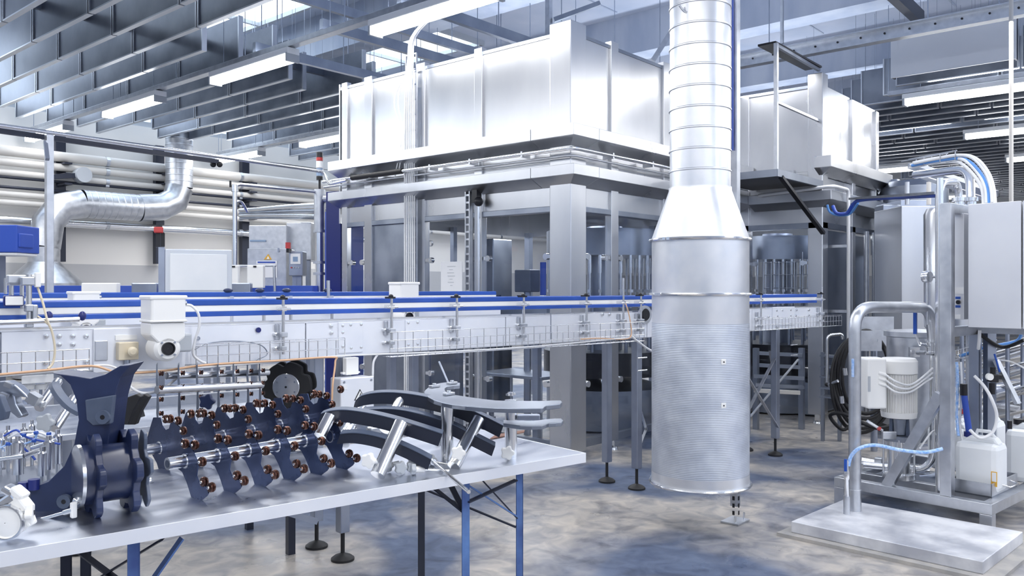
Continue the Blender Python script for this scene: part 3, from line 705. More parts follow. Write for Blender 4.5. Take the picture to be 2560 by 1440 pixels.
# support strut behind it
sp_ = P(1838, 1305, 5.16); sx, sy2 = sp_.x, sp_.y
st = thing('duct_support', (sx, sy2, 0), 'slotted floor to ceiling strut standing behind the hanging duct', 'strut')
MB().box((sx, sy2, 2.9), (.045, .045, 5.6)).build('channel', M['galv'], st)
MB().box((sx, sy2, .006), (.16, .12, .012)).build('foot_plate', M['galv'], st, bevel=.002)
m = MB()
for k in range(5): m.box((sx - .024, sy2, .06 + .045 * k), (.003, .014, .025)).box((sx, sy2 - .024, .06 + .045 * k), (.014, .003, .025))
m.build('slots', M['black'], st)
m = MB()
for o_ in (-.06, .06): m.cyl((sx + o_, sy2 - .03, 0), (sx + o_, sy2 - .03, .05), .007, 8)
m.build('anchor_bolt', M['steel_bright'], st)
MB().tube([(sx - .035, sy2 - .0, 2.3), (sx - .035, sy2, 5.8)], .006, 8).build('blue_cable', M['blue_mid'], st)
# smaller hangers high up
t = thing('unistrut_hanger', P(1382, 40, 8.6), 'blue grey strut hanger dropping behind the enclosure roof corner', 'strut')
p = P(1372, 40, 9.5); MB().box((p.x, p.y, 4.9), (.06, .06, 2.0)).build('channel', M['galv'], t)
p2 = P(1385, 50, 9.5); MB().bar(p2, P(1500, 8, 9.5), .05).build('arm', M['steel_dark'], t)
t = thing('roof_brace', P(1650, 100, 8.4), 'pale diagonal brace rising from the enclosure roof beside the duct', 'strut')
MB().bar(P(1632, 152, 8.3), P(1690, 60, 8.3), .05).build('bar', M['galv'], t)
t = thing('ceiling_girder', P(2240, 20, 10), 'short dark steel girder under the concrete at upper right', 'girder')
MB().bar(P(2230, -20, 9.2), P(2300, 46, 10.2), .10, .16).build('web', M['blackiron'], t)
t = tag(MB().box(onX(1955, 20, 9.0) , (.03, .03, .8)).build('ceiling_rod', M['galv']), 'short vertical rod ending above the second enclosure', 'rod')
# ------------------------------------------------------------------ pipes along the left wall
PW = WALLY - .35
def wpipe(y0, dia, m, label, x1=20, x0=-5, yy=PW):
    z = onY(0, y0, yy).z
    t = thing('wall_pipe', (4, yy, z), label, 'pipe', None)
    MB().cyl((x0, yy, z), (x1, yy, z), dia / 2, 14).build('pipe', M[m], t)
    m_ = MB()
    for k in range(9):
        x = x0 + 1 + 2.6 * k; m_.lathe((x, yy, z), [(dia / 2, -.03), (dia / 2 + .006, -.03), (dia / 2 + .006, .03), (dia / 2, .03)], 14, (1, 0, 0))
    m_.build('joint_bands', M['galv'], t)
wpipe(375, .17, 'cream', 'thick cream insulated pipe, topmost on the long wall')
wpipe(403, .13, 'cream', 'cream pipe just under the thick topmost wall pipe')
wpipe(430, .11, 'cream', 'third cream pipe from the top on the long wall')
wpipe(441, .05, 'blackiron', 'thin dark pipe beneath the three cream pipes')
wpipe(466, .05, 'blackiron', 'thin dark pipe midway down the pipe wall')
wpipe(484, .10, 'cream', 'pale pipe below the two thin dark wall pipes')
wpipe(505, .10, 'cream', 'pale pipe running behind the horizontal duct run')
wpipe(549, .14, 'steel_bright', 'shiny steel pipe, lowest on the long wall', x1=12.6)
for i, px in enumerate((150, 398, 612)):
    p = onY(px, 500, PW + .18)
    t = thing('pipe_hanger', (p.x, p.y, 3), ('dark pipe bracket column beside the round wall fan', 'dark pipe bracket column behind the vertical duct riser', 'dark pipe bracket column left of the control cabinets')[i], 'bracket')
    MB().box((p.x, PW + .2, 3.0), (.16, .12, 2.2)).build('upright', M['blackiron'], t)
    m = MB()
    for y in (384, 412, 438, 470, 495): 
        z = onY(0, y, PW).z; m.box((p.x, PW, z - .06), (.12, .36, .03))
    m.build('arms', M['blackiron'], t)
p = onY(196, 440, PW)
t = thing('wall_fan', p, 'small round grey fitting between the wall pipes near the left edge', 'fan')
MB().cyl(p + V((0, -.25, 0)), p + V((0, -.05, 0)), .13, 20).build('housing', M['grey'], t); MB().bar(p + V((-.5, -.15, -.08)), p + V((0, -.15, 0)), .08).build('arm', M['blackiron'], t)
# galvanised duct run on the wall
DY = WALLY - .75
def wp(px, py): return onY(px, py, DY)
t = thing('wall_air_duct', wp(110, 700), 'bent galvanised ventilation duct with riser, level run and flared hood before the wall', 'duct')
r = .235
A = wp(448, 290); B = wp(448, 470); C = wp(405, 524); D = wp(165, 514); E = wp(110, 575); Fp = wp(110, 655)
def seg(a, b, name='straight_pipe', m='galv', spiral=True, rr=r):
    L = (b - a).length; ax = (b - a).normalized(); pr = [(rr, 0)]; z = 0
    while spiral and z < L - .12: pr += [(rr, z + .09), (rr + .005, z + .095), (rr + .005, z + .105), (rr, z + .11)]; z += .11
    pr += [(rr, L)]; MB().lathe(a, pr, 28, ax).build(name, M[m], t)
seg(V((A.x, A.y, 4.7)), V((A.x, A.y, A.z + .05)), 'collar', 'navyedge', False, r - .02)
seg(V((A.x, A.y, A.z)), V((A.x, A.y, B.z)))
def elbow(a, c, b, n=3):
    m = MB(); pts = [a * (1 - s) ** 2 + c * 2 * s * (1 - s) + b * s * s for s in [k / n for k in range(n + 1)]]
    m.tube(pts, r + .008, 28); o = m.build('elbow', M['galv'], t)
    for f in o.data.polygons: pass
B2 = V((A.x, A.y, B.z)); corner = V((A.x, A.y, C.z)); C2 = V((A.x - .75, A.y, C.z))
elbow(B2, corner, C2); D2 = V((D.x + .25, D.y, C.z)); seg(C2, D2)
corner2 = V((E.x, E.y, C.z)); E2 = V((E.x, E.y, C.z - .75)); elbow(D2, corner2, E2)
F2 = V((E.x, E.y, onY(110, 655, DY).z)); seg(E2, F2, spiral=False)
MB().lathe(V((E.x, E.y, 0)), [(r, F2.z), (r + .005, F2.z - .01), (.58, onY(110, 708, DY).z), (.58, onY(110, 716, DY).z)], 28).build('hood', M['galv'], t)
MB().lathe(V((E.x, E.y, 0)), [(.45, .02), (.45, onY(110, 716, DY).z), (.57, onY(110, 714, DY).z)], 28).build('stand', M['galv'], t)
# grey tapered support post and long rail from it to the enclosure
p = P(123, 735, 6.9)
t = thing('rail_post', (p.x, p.y, 0), 'pale flat post at left carrying the long handrail-like pipe', 'post')
MB().box((p.x, p.y, 1.36), (.055, .055, 2.72)).build('post', M['galv'], t, bevel=.003)
MB().bar((p.x - .03, p.y, 2.66), (p.x - .05, p.y - .1, 2.5), .03).build('gusset', M['leg'], t)
MB().box((p.x, p.y, .01), (.16, .16, .02)).build('foot_plate', M['galv'], t)
e = V((X1 - .17, YL + .05, 2.70))
a = V((p.x, p.y, 2.74)); b0 = a + (a - e).normalized() * 1.5
t = thing('overhead_rail', (a + e) / 2, 'thin white pipe and cable channel spanning from the left edge to the enclosure', 'pipe')
MB().tube(bends([b0, e, e + V((.02, -.06, -.14)), V((X1 - .14, YL - .3, 2.58))], .05), .018, 8).build('pipe', M['steel_bright'], t)
MB().bar(b0 + V((0, 0, -.04)), P(545, 404, 8.3), .04).build('cable_channel', M['blackiron'], t)
for px in (533, 549):
    MB().sph(P(px, 411, 8.3), .03).build('end_ball', M['rubber'], t)
# second thin frame: pole and bar
t = thing('pole_frame', P(587, 720, 9.0), 'slender steel pole with a level bar reaching the tall pipe column', 'frame')
q = P(587, 466, 9.0)
MB().cyl((q.x, q.y, 0), (q.x, q.y, q.z + .02), .026, 10).build('pole', M['steel_bright'], t)
MB().tube([q, P(600, 461, 9.05), P(798, 480, 9.6)], .02, 10).build('cross_bar', M['galv'], t)
MB().tube(curve([P(590, 505, 9.05), P(604, 505, 9.1), P(618, 530, 9.2)], 4), .014, 8).build('branch', M['galv'], t)
MB().cyl(P(576, 452, 9), P(576, 468, 9), .012, 8).build('lever', M['black'], t)
MB().lathe(q, [(.035, -.06), (.035, .01)], 12).build('valve', M['steel_bright'], t)
# vertical pipe column with signal tower
q = P(799, 720, 9.6)
t = thing('pipe_column', (q.x, q.y, 0), 'upright steel pipe column with side outlets left of the dark blue panel', 'pipe')
z = lambda py, d=9.6: EYE + (720 - py) / FPX * d
MB().cyl((q.x, q.y, 0), (q.x, q.y, z(578)), .05, 16).build('lower_pipe', M['steel_bright'], t)
MB().cyl((q.x, q.y, z(578)), (q.x, q.y, z(474)), .065, 16).build('upper_pipe', M['galv'], t)
MB().cyl((q.x, q.y, z(497)), P(820, 497, 9.6), .05, 12).build('outlet', M['galv'], t)
m = MB()
for py in (578, 656, 684): m.lathe((q.x, q.y, z(py)), [(.05, -.015), (.075, -.015), (.075, .015), (.05, .015)], 16)
m.build('flanges', M['galv'], t)
t = thing('signal_tower', (q.x, q.y, z(470)), 'signal tower with red and blue lenses on top of the pipe column', 'signal light')
MB().cyl((q.x, q.y, z(474)), (q.x, q.y, z(450)), .014, 8).build('stem', M['black'], t)
for py0, py1, mm in ((450, 440, 'black'), (440, 420, 'display'), (420, 402, 'white'), (402, 393, 'red'), (393, 380, 'black')):
    MB().cyl((q.x, q.y, z(py0)), (q.x, q.y, z(py1) - .006), .038, 14).build('lens' if mm not in ('black',) else 'segment', M[mm], t, label={'red': 'red lens', 'display': 'blue lens', 'white': 'pale lens'}.get(mm))
# pipes fanning out to the right of the hanger
for i, (ya, yb, r_) in enumerate(((522, 512, .035), (530, 527, .025), (536, 541, .03), (543, 545, .02))):
    tag(MB().tube(curve([P(600, ya + 4, 13.6), P(640, ya + 2, 13.2), P(720, (ya + yb) / 2, 12), P(812, yb, 10.6)], 4), r_, 8).build('branch_pipe', M['steel_bright'] if i % 2 == 0 else M['steel_dark']),
        ('thick shiny', 'slim dark', 'middle shiny', 'thin lowest dark')[i] + ' pipe slanting from the wall towards the pipe column', 'pipe', 'slanting pipes')
# dark blue panel and neighbours
t = thing('machine_tower', (X1 - .2, YL + .5, 0), 'tall dark blue machine panel at the left end of the enclosure', 'machine')
m = MB(); a = P(815, 720, 9.15); b = P(852, 720, 9.05)
m.prism([V((a.x, a.y, .1)), V((b.x, b.y, .1)), V((b.x, b.y, z(477, 9.05))), V((a.x, a.y, z(480, 9.15)))], V((.3, .35, 0))).build('body', M['blue_deep'], t, bevel=.006)
MB().box((X1 + .2, YL + .18, 1.2), (.3, .3, 2.2)).build('side', M['blue_mid'], t)
MB().box((X1 + .2, YL + .18, .05), (.3, .3, .1)).build('base', M['black'], t)
# cabinets before the wall
def cab(px0, px1, py0, py1, d, label, name='control_cabinet', m='galv', dep=.4, extra=None):
    a = P(px0, 720, d); b = P(px1, 720, d); x = (a + b) / 2; w_ = (b - a).length
    R = Matrix.Rotation(-TH + 0, 3, 'Z').copy(); F = Frame((x.x, x.y, 0), -TH + math.pi / 2 - math.pi / 2)
    F = Frame((x.x, x.y, 0), math.atan2((b - a).y, (b - a).x))
    z1, z0 = z(py0, d), z(py1, d)
    t = thing(name, (x.x, x.y, 0), label, 'cabinet'); t['_f'] = 0; del t['_f']
    MB().fb(F, -w_ / 2, w_ / 2, 0, dep, z0, z1).build('body', M[m], t, bevel=.01)
    if z0 > .2:
        for s in (-1, 1): MB().fb(F, s * (w_ / 2 - .06) - .03, s * (w_ / 2 - .06) + .03, .05, .11, 0, z0).build('leg', M['leg'], t)
    return t, F, w_, z0, z1
t, F, w_, z0, z1 = cab(622, 716, 563, 640, 11.4, 'upper grey cabinet body behind the warning sign cabinet', dep=.9)
MB().fb(F, -w_ / 2 + .02, -.02, -.02, 0, z(604, 11.4), z(600, 11.4)).build('drip_edge', M['display'], t)
t, F, w_, z0, z1 = cab(716, 778, 556, 650, 11.6, 'pale grey cabinet behind the operator display', dep=.9)
t, F, w_, z0, z1 = cab(618, 716, 621, 726, 10.4, 'front grey cabinet with orange warning triangle and blue headed sheet')
MB().fb(F, .14, .16, -.02, .0, 1.9, 1.95).build('hinge', M['leg'], t)
c = F(.02, -.006, z(642, 10.4)); 
tri = MB().prism([F(-.025 - .01, -.012, z(649, 10.4)), F(.055 - .01 + .02, -.012, z(649, 10.4)), F(.02, -.012, z(635, 10.4))], F.n * .008).build('warning_triangle', M['yellow'], t)
MB().prism([F(.002, -.016, z(647.5, 10.4)), F(.038, -.016, z(647.5, 10.4)), F(.02, -.016, z(640, 10.4))], F.n * .003).build('triangle_field', M['whitep'], tri)
pl = MB().fb(F, -.13, .13, -.012, 0, z(694, 10.4), z(652, 10.4)).build('data_sheet', M['paper'], t)
MB().fb(F, -.11, .11, -.016, -.01, z(657.5, 10.4), z(654, 10.4)).build('blue_header', M['blue_mid'], pl)
t, F, w_, z0, z1 = cab(722, 757, 628, 690, 10.2, 'dark operator terminal with small display screen and red button', name='operator_terminal', m='leg', dep=.2)
q = MB().fb(F, -.06, .06, -.02, 0, z(660, 10.2), z(634, 10.2)).build('screen_bezel', M['whitep'], t)
MB().fb(F, -.03, .03, -.024, -.018, z(654, 10.2), z(642, 10.2)).build('screen', M['display'], q)
for k in range(4): MB().cyl(F(-.05 + .03 * k, -.02, z(669, 10.2)), F(-.05 + .03 * k, 0, z(669, 10.2)), .009, 10).build('button', M['red'] if k == 0 else M['grey'], t)
t = thing('panel_beacon', F(-.25, .02, z(625, 10.2)), 'small dark red beacon on the cabinet corner above the warning triangle', 'beacon')
MB().fb(F, -.10, -.05, -.1, -.04, z(622, 10.2), z(607, 10.2)).build('lens', M['red'], t); MB().fb(F, -.09, -.06, -.1, .03, z(632, 10.2), z(622, 10.2)).build('bracket', M['black'], t)
# white hanging boxes on a bar
t = thing('hanging_boxes_bar', P(620, 664, 8.6), 'thin dark bar holding the two white boxes before the cabinets', 'bar')
MB().cyl(P(579, 665, 8.6), P(690, 664, 8.6), .012, 8).build('bar', M['galv'], t); MB().cyl(P(685, 664, 8.6), P(687, 728, 8.6), .014, 8).build('strut', M['galv'], t)
for a, b, lab in ((579, 599, 'narrow white box at the left of the bar'), (622, 662, 'wider white box hanging at the middle of the bar')):
    pa, pb = P(a, 0, 8.58), P(b, 0, 8.58); F = Frame(((pa.x + pb.x) / 2, (pa.y + pb.y) / 2, 0), math.atan2((pb - pa).y, (pb - pa).x)); ww = V((pb.x - pa.x, pb.y - pa.y, 0)).length
    t = thing('junction_box', F(0, 0, z(690, 8.6)), lab, 'box')
    MB().fb(F, -ww / 2, ww / 2, -.06, .02, z(720, 8.6), z(664, 8.6)).build('body', M['whitep'], t, bevel=.008)
    MB().fb(F, -.015, .015, -.07, -.05, z(669, 8.6), z(665, 8.6)).build('latch', M['black'], t)
# frosted guard panel with post and red beacon
pa, pb = P(412, 0, 7.0), P(580, 0, 7.2); F = Frame((pa.x, pa.y, 0), math.atan2((pb - pa).y, (pb - pa).x)); L_ = V((pb.x - pa.x, pb.y - pa.y, 0)).length
t = thing('guard_screen', F(0, 0, 0), 'wide frosted grey guard screen on a post before the blank wall', 'screen')
MB().fb(F, 0, L_, 0, .02, z(732, 7), z(622, 7)).build('sheet', M['translu'], t, bevel=.02)
MB().fb(F, -.05, -.0, 0, .05, 0, z(618, 7)).build('post', M['leg'], t)
MB().fb(F, L_ - .05, L_ - .01, 0.02, .06, 0, 1.4).build('post', M['leg'], t)
MB().fb(F, .04, L_ - .04, -.006, 0, z(726, 7), z(634, 7)).build('inset_sheet', M['jerry'], t, bevel=.02)
t = thing('red_beacon', F(-.05, 0, z(590, 7)), 'red beacon on a dark bracket at the top of the guard screen post', 'beacon')
MB().fb(F, -.085, -.012, -.03, .05, z(583, 7), z(568, 7)).build('lens', M['red'], t, bevel=.008)
MB().fb(F, -.07, -.02, 0, .04, z(568, 7), z(564, 7)).build('cap', M['black'], t)
MB().fb(F, -.07, -.035, 0, .04, z(618, 7), z(583, 7)).fb(F, -.03, .0, .02, .05, z(616, 7), z(583, 7)).build('bracket', M['black'], t)
# blue and white box at the left edge
t = thing('blue_box', P(10, 600, 6.2), 'blue box with white underside at the far left edge', 'box')
pa, pb = P(-60, 0, 6.2), P(42, 0, 6.2); F = Frame((pa.x, pa.y, 0), math.atan2((pb - pa).y, (pb - pa).x)); L_ = V((pb.x - pa.x, pb.y - pa.y, 0)).length
MB().fb(F, 0, L_, 0, .3, z(631, 6.2), z(562, 6.2)).fb(F, L_ - .01, L_ + .012, .02, .2, z(618, 6.2), z(582, 6.2)).build('body', M['blue_mid'], t, bevel=.008)
MB().fb(F, 0, L_ - .01, .01, .29, z(638, 6.2), z(631, 6.2)).build('underside', M['whitep'], t, bevel=.008)
MB().fb(F, .0, .1, .1, .2, 0, z(638, 6.2)).build('column', M['leg'], t)

# ------------------------------------------------------------------ conveyors
FC = Frame((2.73, 3.56, 0), math.radians(-8.1))
o_ = MB().box((0, 0, 0), (1, 1, 1)); o_.bm.free()
def bolt_mesh(r=.011):
    m = MB().lathe((0, 0, 0), [(.001, -.010), (r * .8, -.009), (r, -.004), (r, 0), (.001, 0)], 8); return m
def bracket(F, a, b, z0, z1, parent, dark=True, knob=True):
    rod = MB().cyl(F(a, b - .035, z0), F(a, b - .035, z1), .0085, 10).build('rail_bracket', M['steel_bright'], parent)
    MB().fb(F, a - .016, a + .016, b - .055, b - .002, z0 + .085, z0 + .11).fb(F, a - .03, a - .01, b - .02, b - .001, z0 + .07, z0 + .15).build('clamp', M['galv'], rod, bevel=.003)
    MB().fb(F, a - .014, a + .014, b - .05, b + .01, z0 + .02, z0 + .04).build('clamp', M['galv'], rod, bevel=.003)
    MB().cyl(F(a - .035, b - .045, 1.345), F(a + .035, b - .045, 1.345), .006, 8).fb(F, a - .012, a + .012, b - .05, b + .02, 1.335, 1.358).build('crosspiece', M['steel_bright'], rod)
    if knob: MB().sph(F(a, b - .03, 1.405), .014, 10, (1, 1, .8)).fb(F, a - .02, a + .02, b - .045, b + .0, 1.392, 1.402).build('knob', M['black'], rod)
    for dz in (.10, .03):
        MB().lathe(F(a - .03, b - .0, z0 + dz), [(.001, -.022), (.009, -.02), (.011, 0)], 10, F.n).build('bolt', M['steel_bright'], rod)
    return rod
def leg_pair(F, a, b0, b1, ztop, parent, brace=None):
    for b in (b0, b1):
        l = MB().fb(F, a - .028, a + .028, b - .028, b + .028, .15, ztop).build('leg', M['leg'], parent, bevel=.004)
        MB().lathe(F(a, b, 0), [(.001, 0), (.062, 0), (.062, .012), (.045, .025), (.02, .035), (.011, .04), (.011, .15), (.001, .15)], 20).build('foot_pad', M['rubber'], l)
        MB().cyl(F(a, b, .03), F(a, b, .16), .010, 8).build('spindle', M['steel_bright'], l)
def conveyor(F, name, label, a0, a1, dz=0, width=.33, z0=1.09, z1=1.274):
    t = thing(name, F((a0 + a1) / 2, 0, 0), label, 'conveyor')
    z0 += dz; z1 += dz
    seg_ = [a0]; 
    while seg_[-1] < a1 - .01: seg_.append(min(seg_[-1] + 1.35, a1))
    for i in range(len(seg_) - 1):
        p, q = seg_[i] + .003, seg_[i + 1] - .003
        MB().fb(F, p, q, 0, .006, z0, z1).fb(F, p, q, 0, .03, z1 - .006, z1).fb(F, p, q, 0, .04, z0, z0 + .006).build('side_plate', M['frame'], t, bevel=.002)
    MB().fb(F, a0, a1, width, width + .006, z0, z1).build('side_plate', M['frame'], t)
    m = MB(); n = int((a1 - a0) / .05)
    for k in range(n): m.fb(F, a0 + k * .05, a0 + k * .05 + .047, .05, width - .04, z1 - .014, z1 - .004)
    m.build('chain_plates', M['grey'], t, kind='stuff')
    for b, s in ((.055, 1), (width - .07, -1)):
        MB().fb(F, a0, a1, b, b + .022, 1.366 + dz, 1.394 + dz).build('upper_guide', M['blue'], t, bevel=.004)
        MB().fb(F, a0, a1, b + .004, b + .016, 1.337 + dz, 1.367 + dz).build('rail_profile', M['whitep'], t, bevel=.002)
        MB().fb(F, a0, a1, b, b + .022, 1.313 + dz, 1.337 + dz).build('lower_guide', M['blue'], t, bevel=.004)
    m = MB(); m.fb(F, a0, a1, .03, .05, z1, z1 + .012).build('wear_strip', M['steel_bright'], t)
    return t
c1 = conveyor(FC, 'bottle_conveyor', 'long pale bottle conveyor with blue guide rails crossing the whole picture', -2.9, 5.0)
def fca(px, py, b=0.0):
    p = onP(px, py, FC(0, b, 0), FC.n); return FC.inv(p)
def ap(px): return fca(px, 800)[0]
for px, z0, z1 in ((700, 1.12, 1.40), (970, 1.12, 1.40), (1133, 1.12, 1.40), (1300, 1.12, 1.40), (1457, 1.12, 1.40), (1593, 1.12, 1.40), (1893, 1.1, 1.40)):
    bracket(FC, ap(px), 0, z0, z1, c1)
bracket(FC, ap(1549), 0, 1.12, 1.52, c1, knob=False); bracket(FC, ap(2046), 0, 1.12, 1.46, c1)
bm_ = bolt_mesh().build('bolt', M['steel_bright'], c1, local=True)
first_b = True
def bolt(px, py, F=FC, b=0.0, parent=c1, s=1.0):
    global first_b
    p = onP(px, py, F(0, b, 0), F.n)
    o = bm_ if first_b else link(bm_.copy()); first_b = False
    o.parent = c1; o.location = p - c1.location; o.rotation_euler = V((0, 0, -1)).rotation_difference(-F.n).to_euler(); o.scale = (s, s, s)
    # axis: the head stands out towards the viewer
    o.rotation_euler = V((0, 0, -1)).rotation_difference(-F.n).to_euler()
for px in (115, 148, 182, 215, 247): bolt(px, 840)
for px in (148, 182): bolt(px, 861)
for x_, y_ in ((113, 908), (215, 904), (247, 861), (827, 815), (828, 832), (855, 814), (875, 812), (901, 811), (855, 831), (901, 868), (876, 870), (1019, 807), (1042, 806), (1019, 862), (1042, 860), (1505, 786), (1523, 786), (1920, 792), (1940, 776), (1954, 776), (1975, 775), (1990, 775), (1988, 789), (1975, 789), (1942, 790), (1942, 818), (2021, 775), (2021, 788), (855, 866), (1870, 818), (1870, 780)):
    bolt(x_, y_, s=1 if x_ < 1300 else 1.15)
MB().lathe(onP(646, 825, FC(0, -.006, 0), FC.n), [(.001, -.004), (.013, -.004), (.013, .004), (.001, .004)], 14, FC.n).build('blind_plug', M['blue_deep'], c1)
p = onP(495, 846, FC(0, -.01, 0), FC.n); MB().lathe(p, [(.006, -.004), (.010, -.004), (.010, .004), (.006, .004)], 14, FC.n, closed=True).build('ring_eye', M['leg'], c1)
# small plates on the side
def splate(px0, px1, py0, py1, m='frame', name='joint_plate', th=.008, parent=c1):
    a0, _, z1_ = fca(px0, py0); a1, _, z0_ = fca(px1, py1); return MB().fb(FC, a0, a1, -th, 0, z0_, z1_).build(name, M[m], parent, bevel=.002)
splate(232, 460, 822, 918, th=.012); splate(235, 266, 852, 900, 'galv', th=.02); splate(845, 905, 806, 880, 'frame'); splate(1012, 1048, 800, 868, 'frame'); splate(1376, 1378, 782, 850, 'leg', 'joint_gap', .002)
splate(1930, 1985, 768, 812, 'frame')
for px in (430,): pass
# legs
for a in (.03, 2.42, 4.25): leg_pair(FC, a, .03, .32, 1.09, c1)
leg_pair(FC, -1.7, .03, .32, 1.09, c1)
leg_pair(FC, 3.62, .03, .34, 1.09, c1)
def brace(F, a, b, z, a2, b2, z2, w_=.02): MB().bar(F(a, b, z), F(a2, b2, z2), w_, .008).build('cross_brace', M['galv'], c1)
brace(FC, 3.64, -.005, .85, 4.23, -.005, .25, .028); brace(FC, 4.23, .02, .85, 3.64, .02, .25, .028)
brace(FC, 2.42, .06, .72, 2.85, .3, .35, .02); brace(FC, 2.85, .3, .35, 2.42, .06, .2, .02)
brace(FC, 4.28, .1, .9, 4.75, .3, .35, .024); brace(FC, 4.75, .1, .8, 4.28, .3, .3, .024)
MB().fb(FC, -.45, .0, .06, .09, .36, .39).bar(FC(-.45, .075, .38), FC(-.10, .075, .22), .03).build('lower_bracket', M['leg'], c1)
for z_ in (.95, .86):
    MB().cyl(FC(4.42, -.02, z_), FC(4.52, -.02, z_), .006, 6).build('pin', M['steel_bright'], c1); MB().cyl(FC(2.36, -.03, z_), FC(2.46, -.03, z_), .006, 6).build('pin', M['steel_bright'], c1)
# wire cable tray
def wtray(a0, a1, name, label, z0=1.075, z1=1.21, b=-.075):
    t = thing(name, FC((a0 + a1) / 2, b, z0), label, 'cable tray')
    m = MB()
    for z_ in (z0, z0 + .045, z0 + .09, z1): m.cyl(FC(a0, b, z_), FC(a1, b, z_), .0022, 5)
    for bb in (b + .02, b + .05): m.cyl(FC(a0, bb, z0), FC(a1, bb, z0), .0022, 5)
    n = int((a1 - a0) / .05)
    for k in range(n + 1):
        a = a0 + k * (a1 - a0) / n; h = z1 if k % 2 else z0 + .09
        m.tube([FC(a, b, h), FC(a, b, z0), FC(a, -.004, z0)], .0022, 5)
    m.build('wires', M['steel_bright'], t)
wtray(ap(956), ap(1590), 'wire_cable_tray', 'wire mesh cable tray under the conveyor, left of the hanging duct')
wtray(ap(1868), ap(2085), 'wire_cable_tray', 'wire mesh cable tray on the conveyor end, right of the hanging duct', z0=1.10, z1=1.20)
wtray(-2.9, ap(215), 'wire_cable_tray', 'wire mesh cable tray at the left edge of the conveyor side', z0=1.10, z1=1.19, b=-.05)
wtray(ap(480), ap(850), 'wire_cable_tray', 'faint wire tray right of the white gear motor', z0=1.09, z1=1.19, b=-.05)
def cb_(name, pts, r_, m, label, cat='cable', n=8, k=6):
    return tag(MB().tube(curve(pts, k), r_, n).build(name, M[m]), label, cat)
def fc(px, py, b): return onP(px, py, FC(0, b, 0), FC.n)
cb_('sagging_cable', [fc(-20, 938, -.09), fc(120, 925, -.09), fc(230, 915, -.09), fc(300, 932, -.1), fc(400, 928, -.1), fc(520, 912, -.09), fc(690, 902, -.09), fc(830, 893, -.09), fc(838, 905, -.09), fc(832, 960, -.12), fc(830, 1000, -.12)], .005, 'orange', 'pale orange cable running along the conveyor underside then down beside the warning box')
cb_('sagging_cable', [fc(-20, 942, -.085), fc(150, 926, -.085), fc(260, 913, -.085), fc(320, 926, -.095), fc(450, 922, -.09), fc(640, 908, -.085), fc(850, 890, -.085), fc(1100, 880, -.085), fc(1350, 865, -.085), fc(1565, 845, -.085)], .0045, 'cable', 'white cable hugging the lower edge of the conveyor and wire tray')
cb_('motor_cable', [fc(463, 762, -.06), fc(480, 765, -.07), fc(496, 785, -.08), fc(498, 815, -.08), fc(488, 850, -.07), fc(483, 885, -.06), fc(500, 902, -.05), fc(515, 908, -.05)], .006, 'cable', 'white cable looping from the gear motor down the conveyor side')
cb_('oval_cable_loop', [fc(485, 875, -.03), fc(520, 858, -.03), fc(590, 853, -.03), fc(650, 862, -.03), fc(668, 885, -.03), fc(640, 900, -.03)], .0028, 'steel_dark', 'thin dark wire bent in a flat oval on the conveyor side')
cb_('sensor_cable', [fc(93, 715, -.03), fc(108, 760, -.05), fc(118, 800, -.07), fc(130, 830, -.07), fc(137, 870, -.07), fc(133, 905, -.07), fc(120, 922, -.08)], .005, 'beige', 'beige sensor cable dropping down the conveyor at far left')
cb_('sensor_cable', [fc(90, 788, -.03), fc(105, 798, -.05), fc(122, 812, -.07)], .004, 'beige', 'short beige cable joining the longer one at far left')
cb_('sensor_cable', [fc(1562, 755, -.04), fc(1568, 770, -.06), fc(1575, 800, -.07), fc(1578, 838, -.08), fc(1560, 848, -.085), fc(1500, 846, -.085), fc(1452, 848, -.085)], .004, 'orange', 'thin orange cable hanging from the tall bracket near the duct')
cb_('loose_cable_tail', [fc(1578, 840, -.08), fc(1600, 858, -.08), fc(1625, 875, -.05), fc(1650, 885, -.02)], .008, 'cable', 'white cable tail passing behind the hanging duct')
cb_('drop_cable', [fc(945, 885, -.08), fc(934, 905, -.08), fc(932, 940, -.08), fc(928, 990, -.08), fc(930, 1050, -.05)], .006, 'cable', 'cable dropping from the conveyor right of the warning box')
cb_('drop_cable', [fc(316, 935, -.12), fc(325, 965, -.14), fc(360, 983, -.15), fc(410, 970, -.14), fc(460, 928, -.1)], .006, 'cable', 'grey cable hanging in a deep loop over the second worktop')
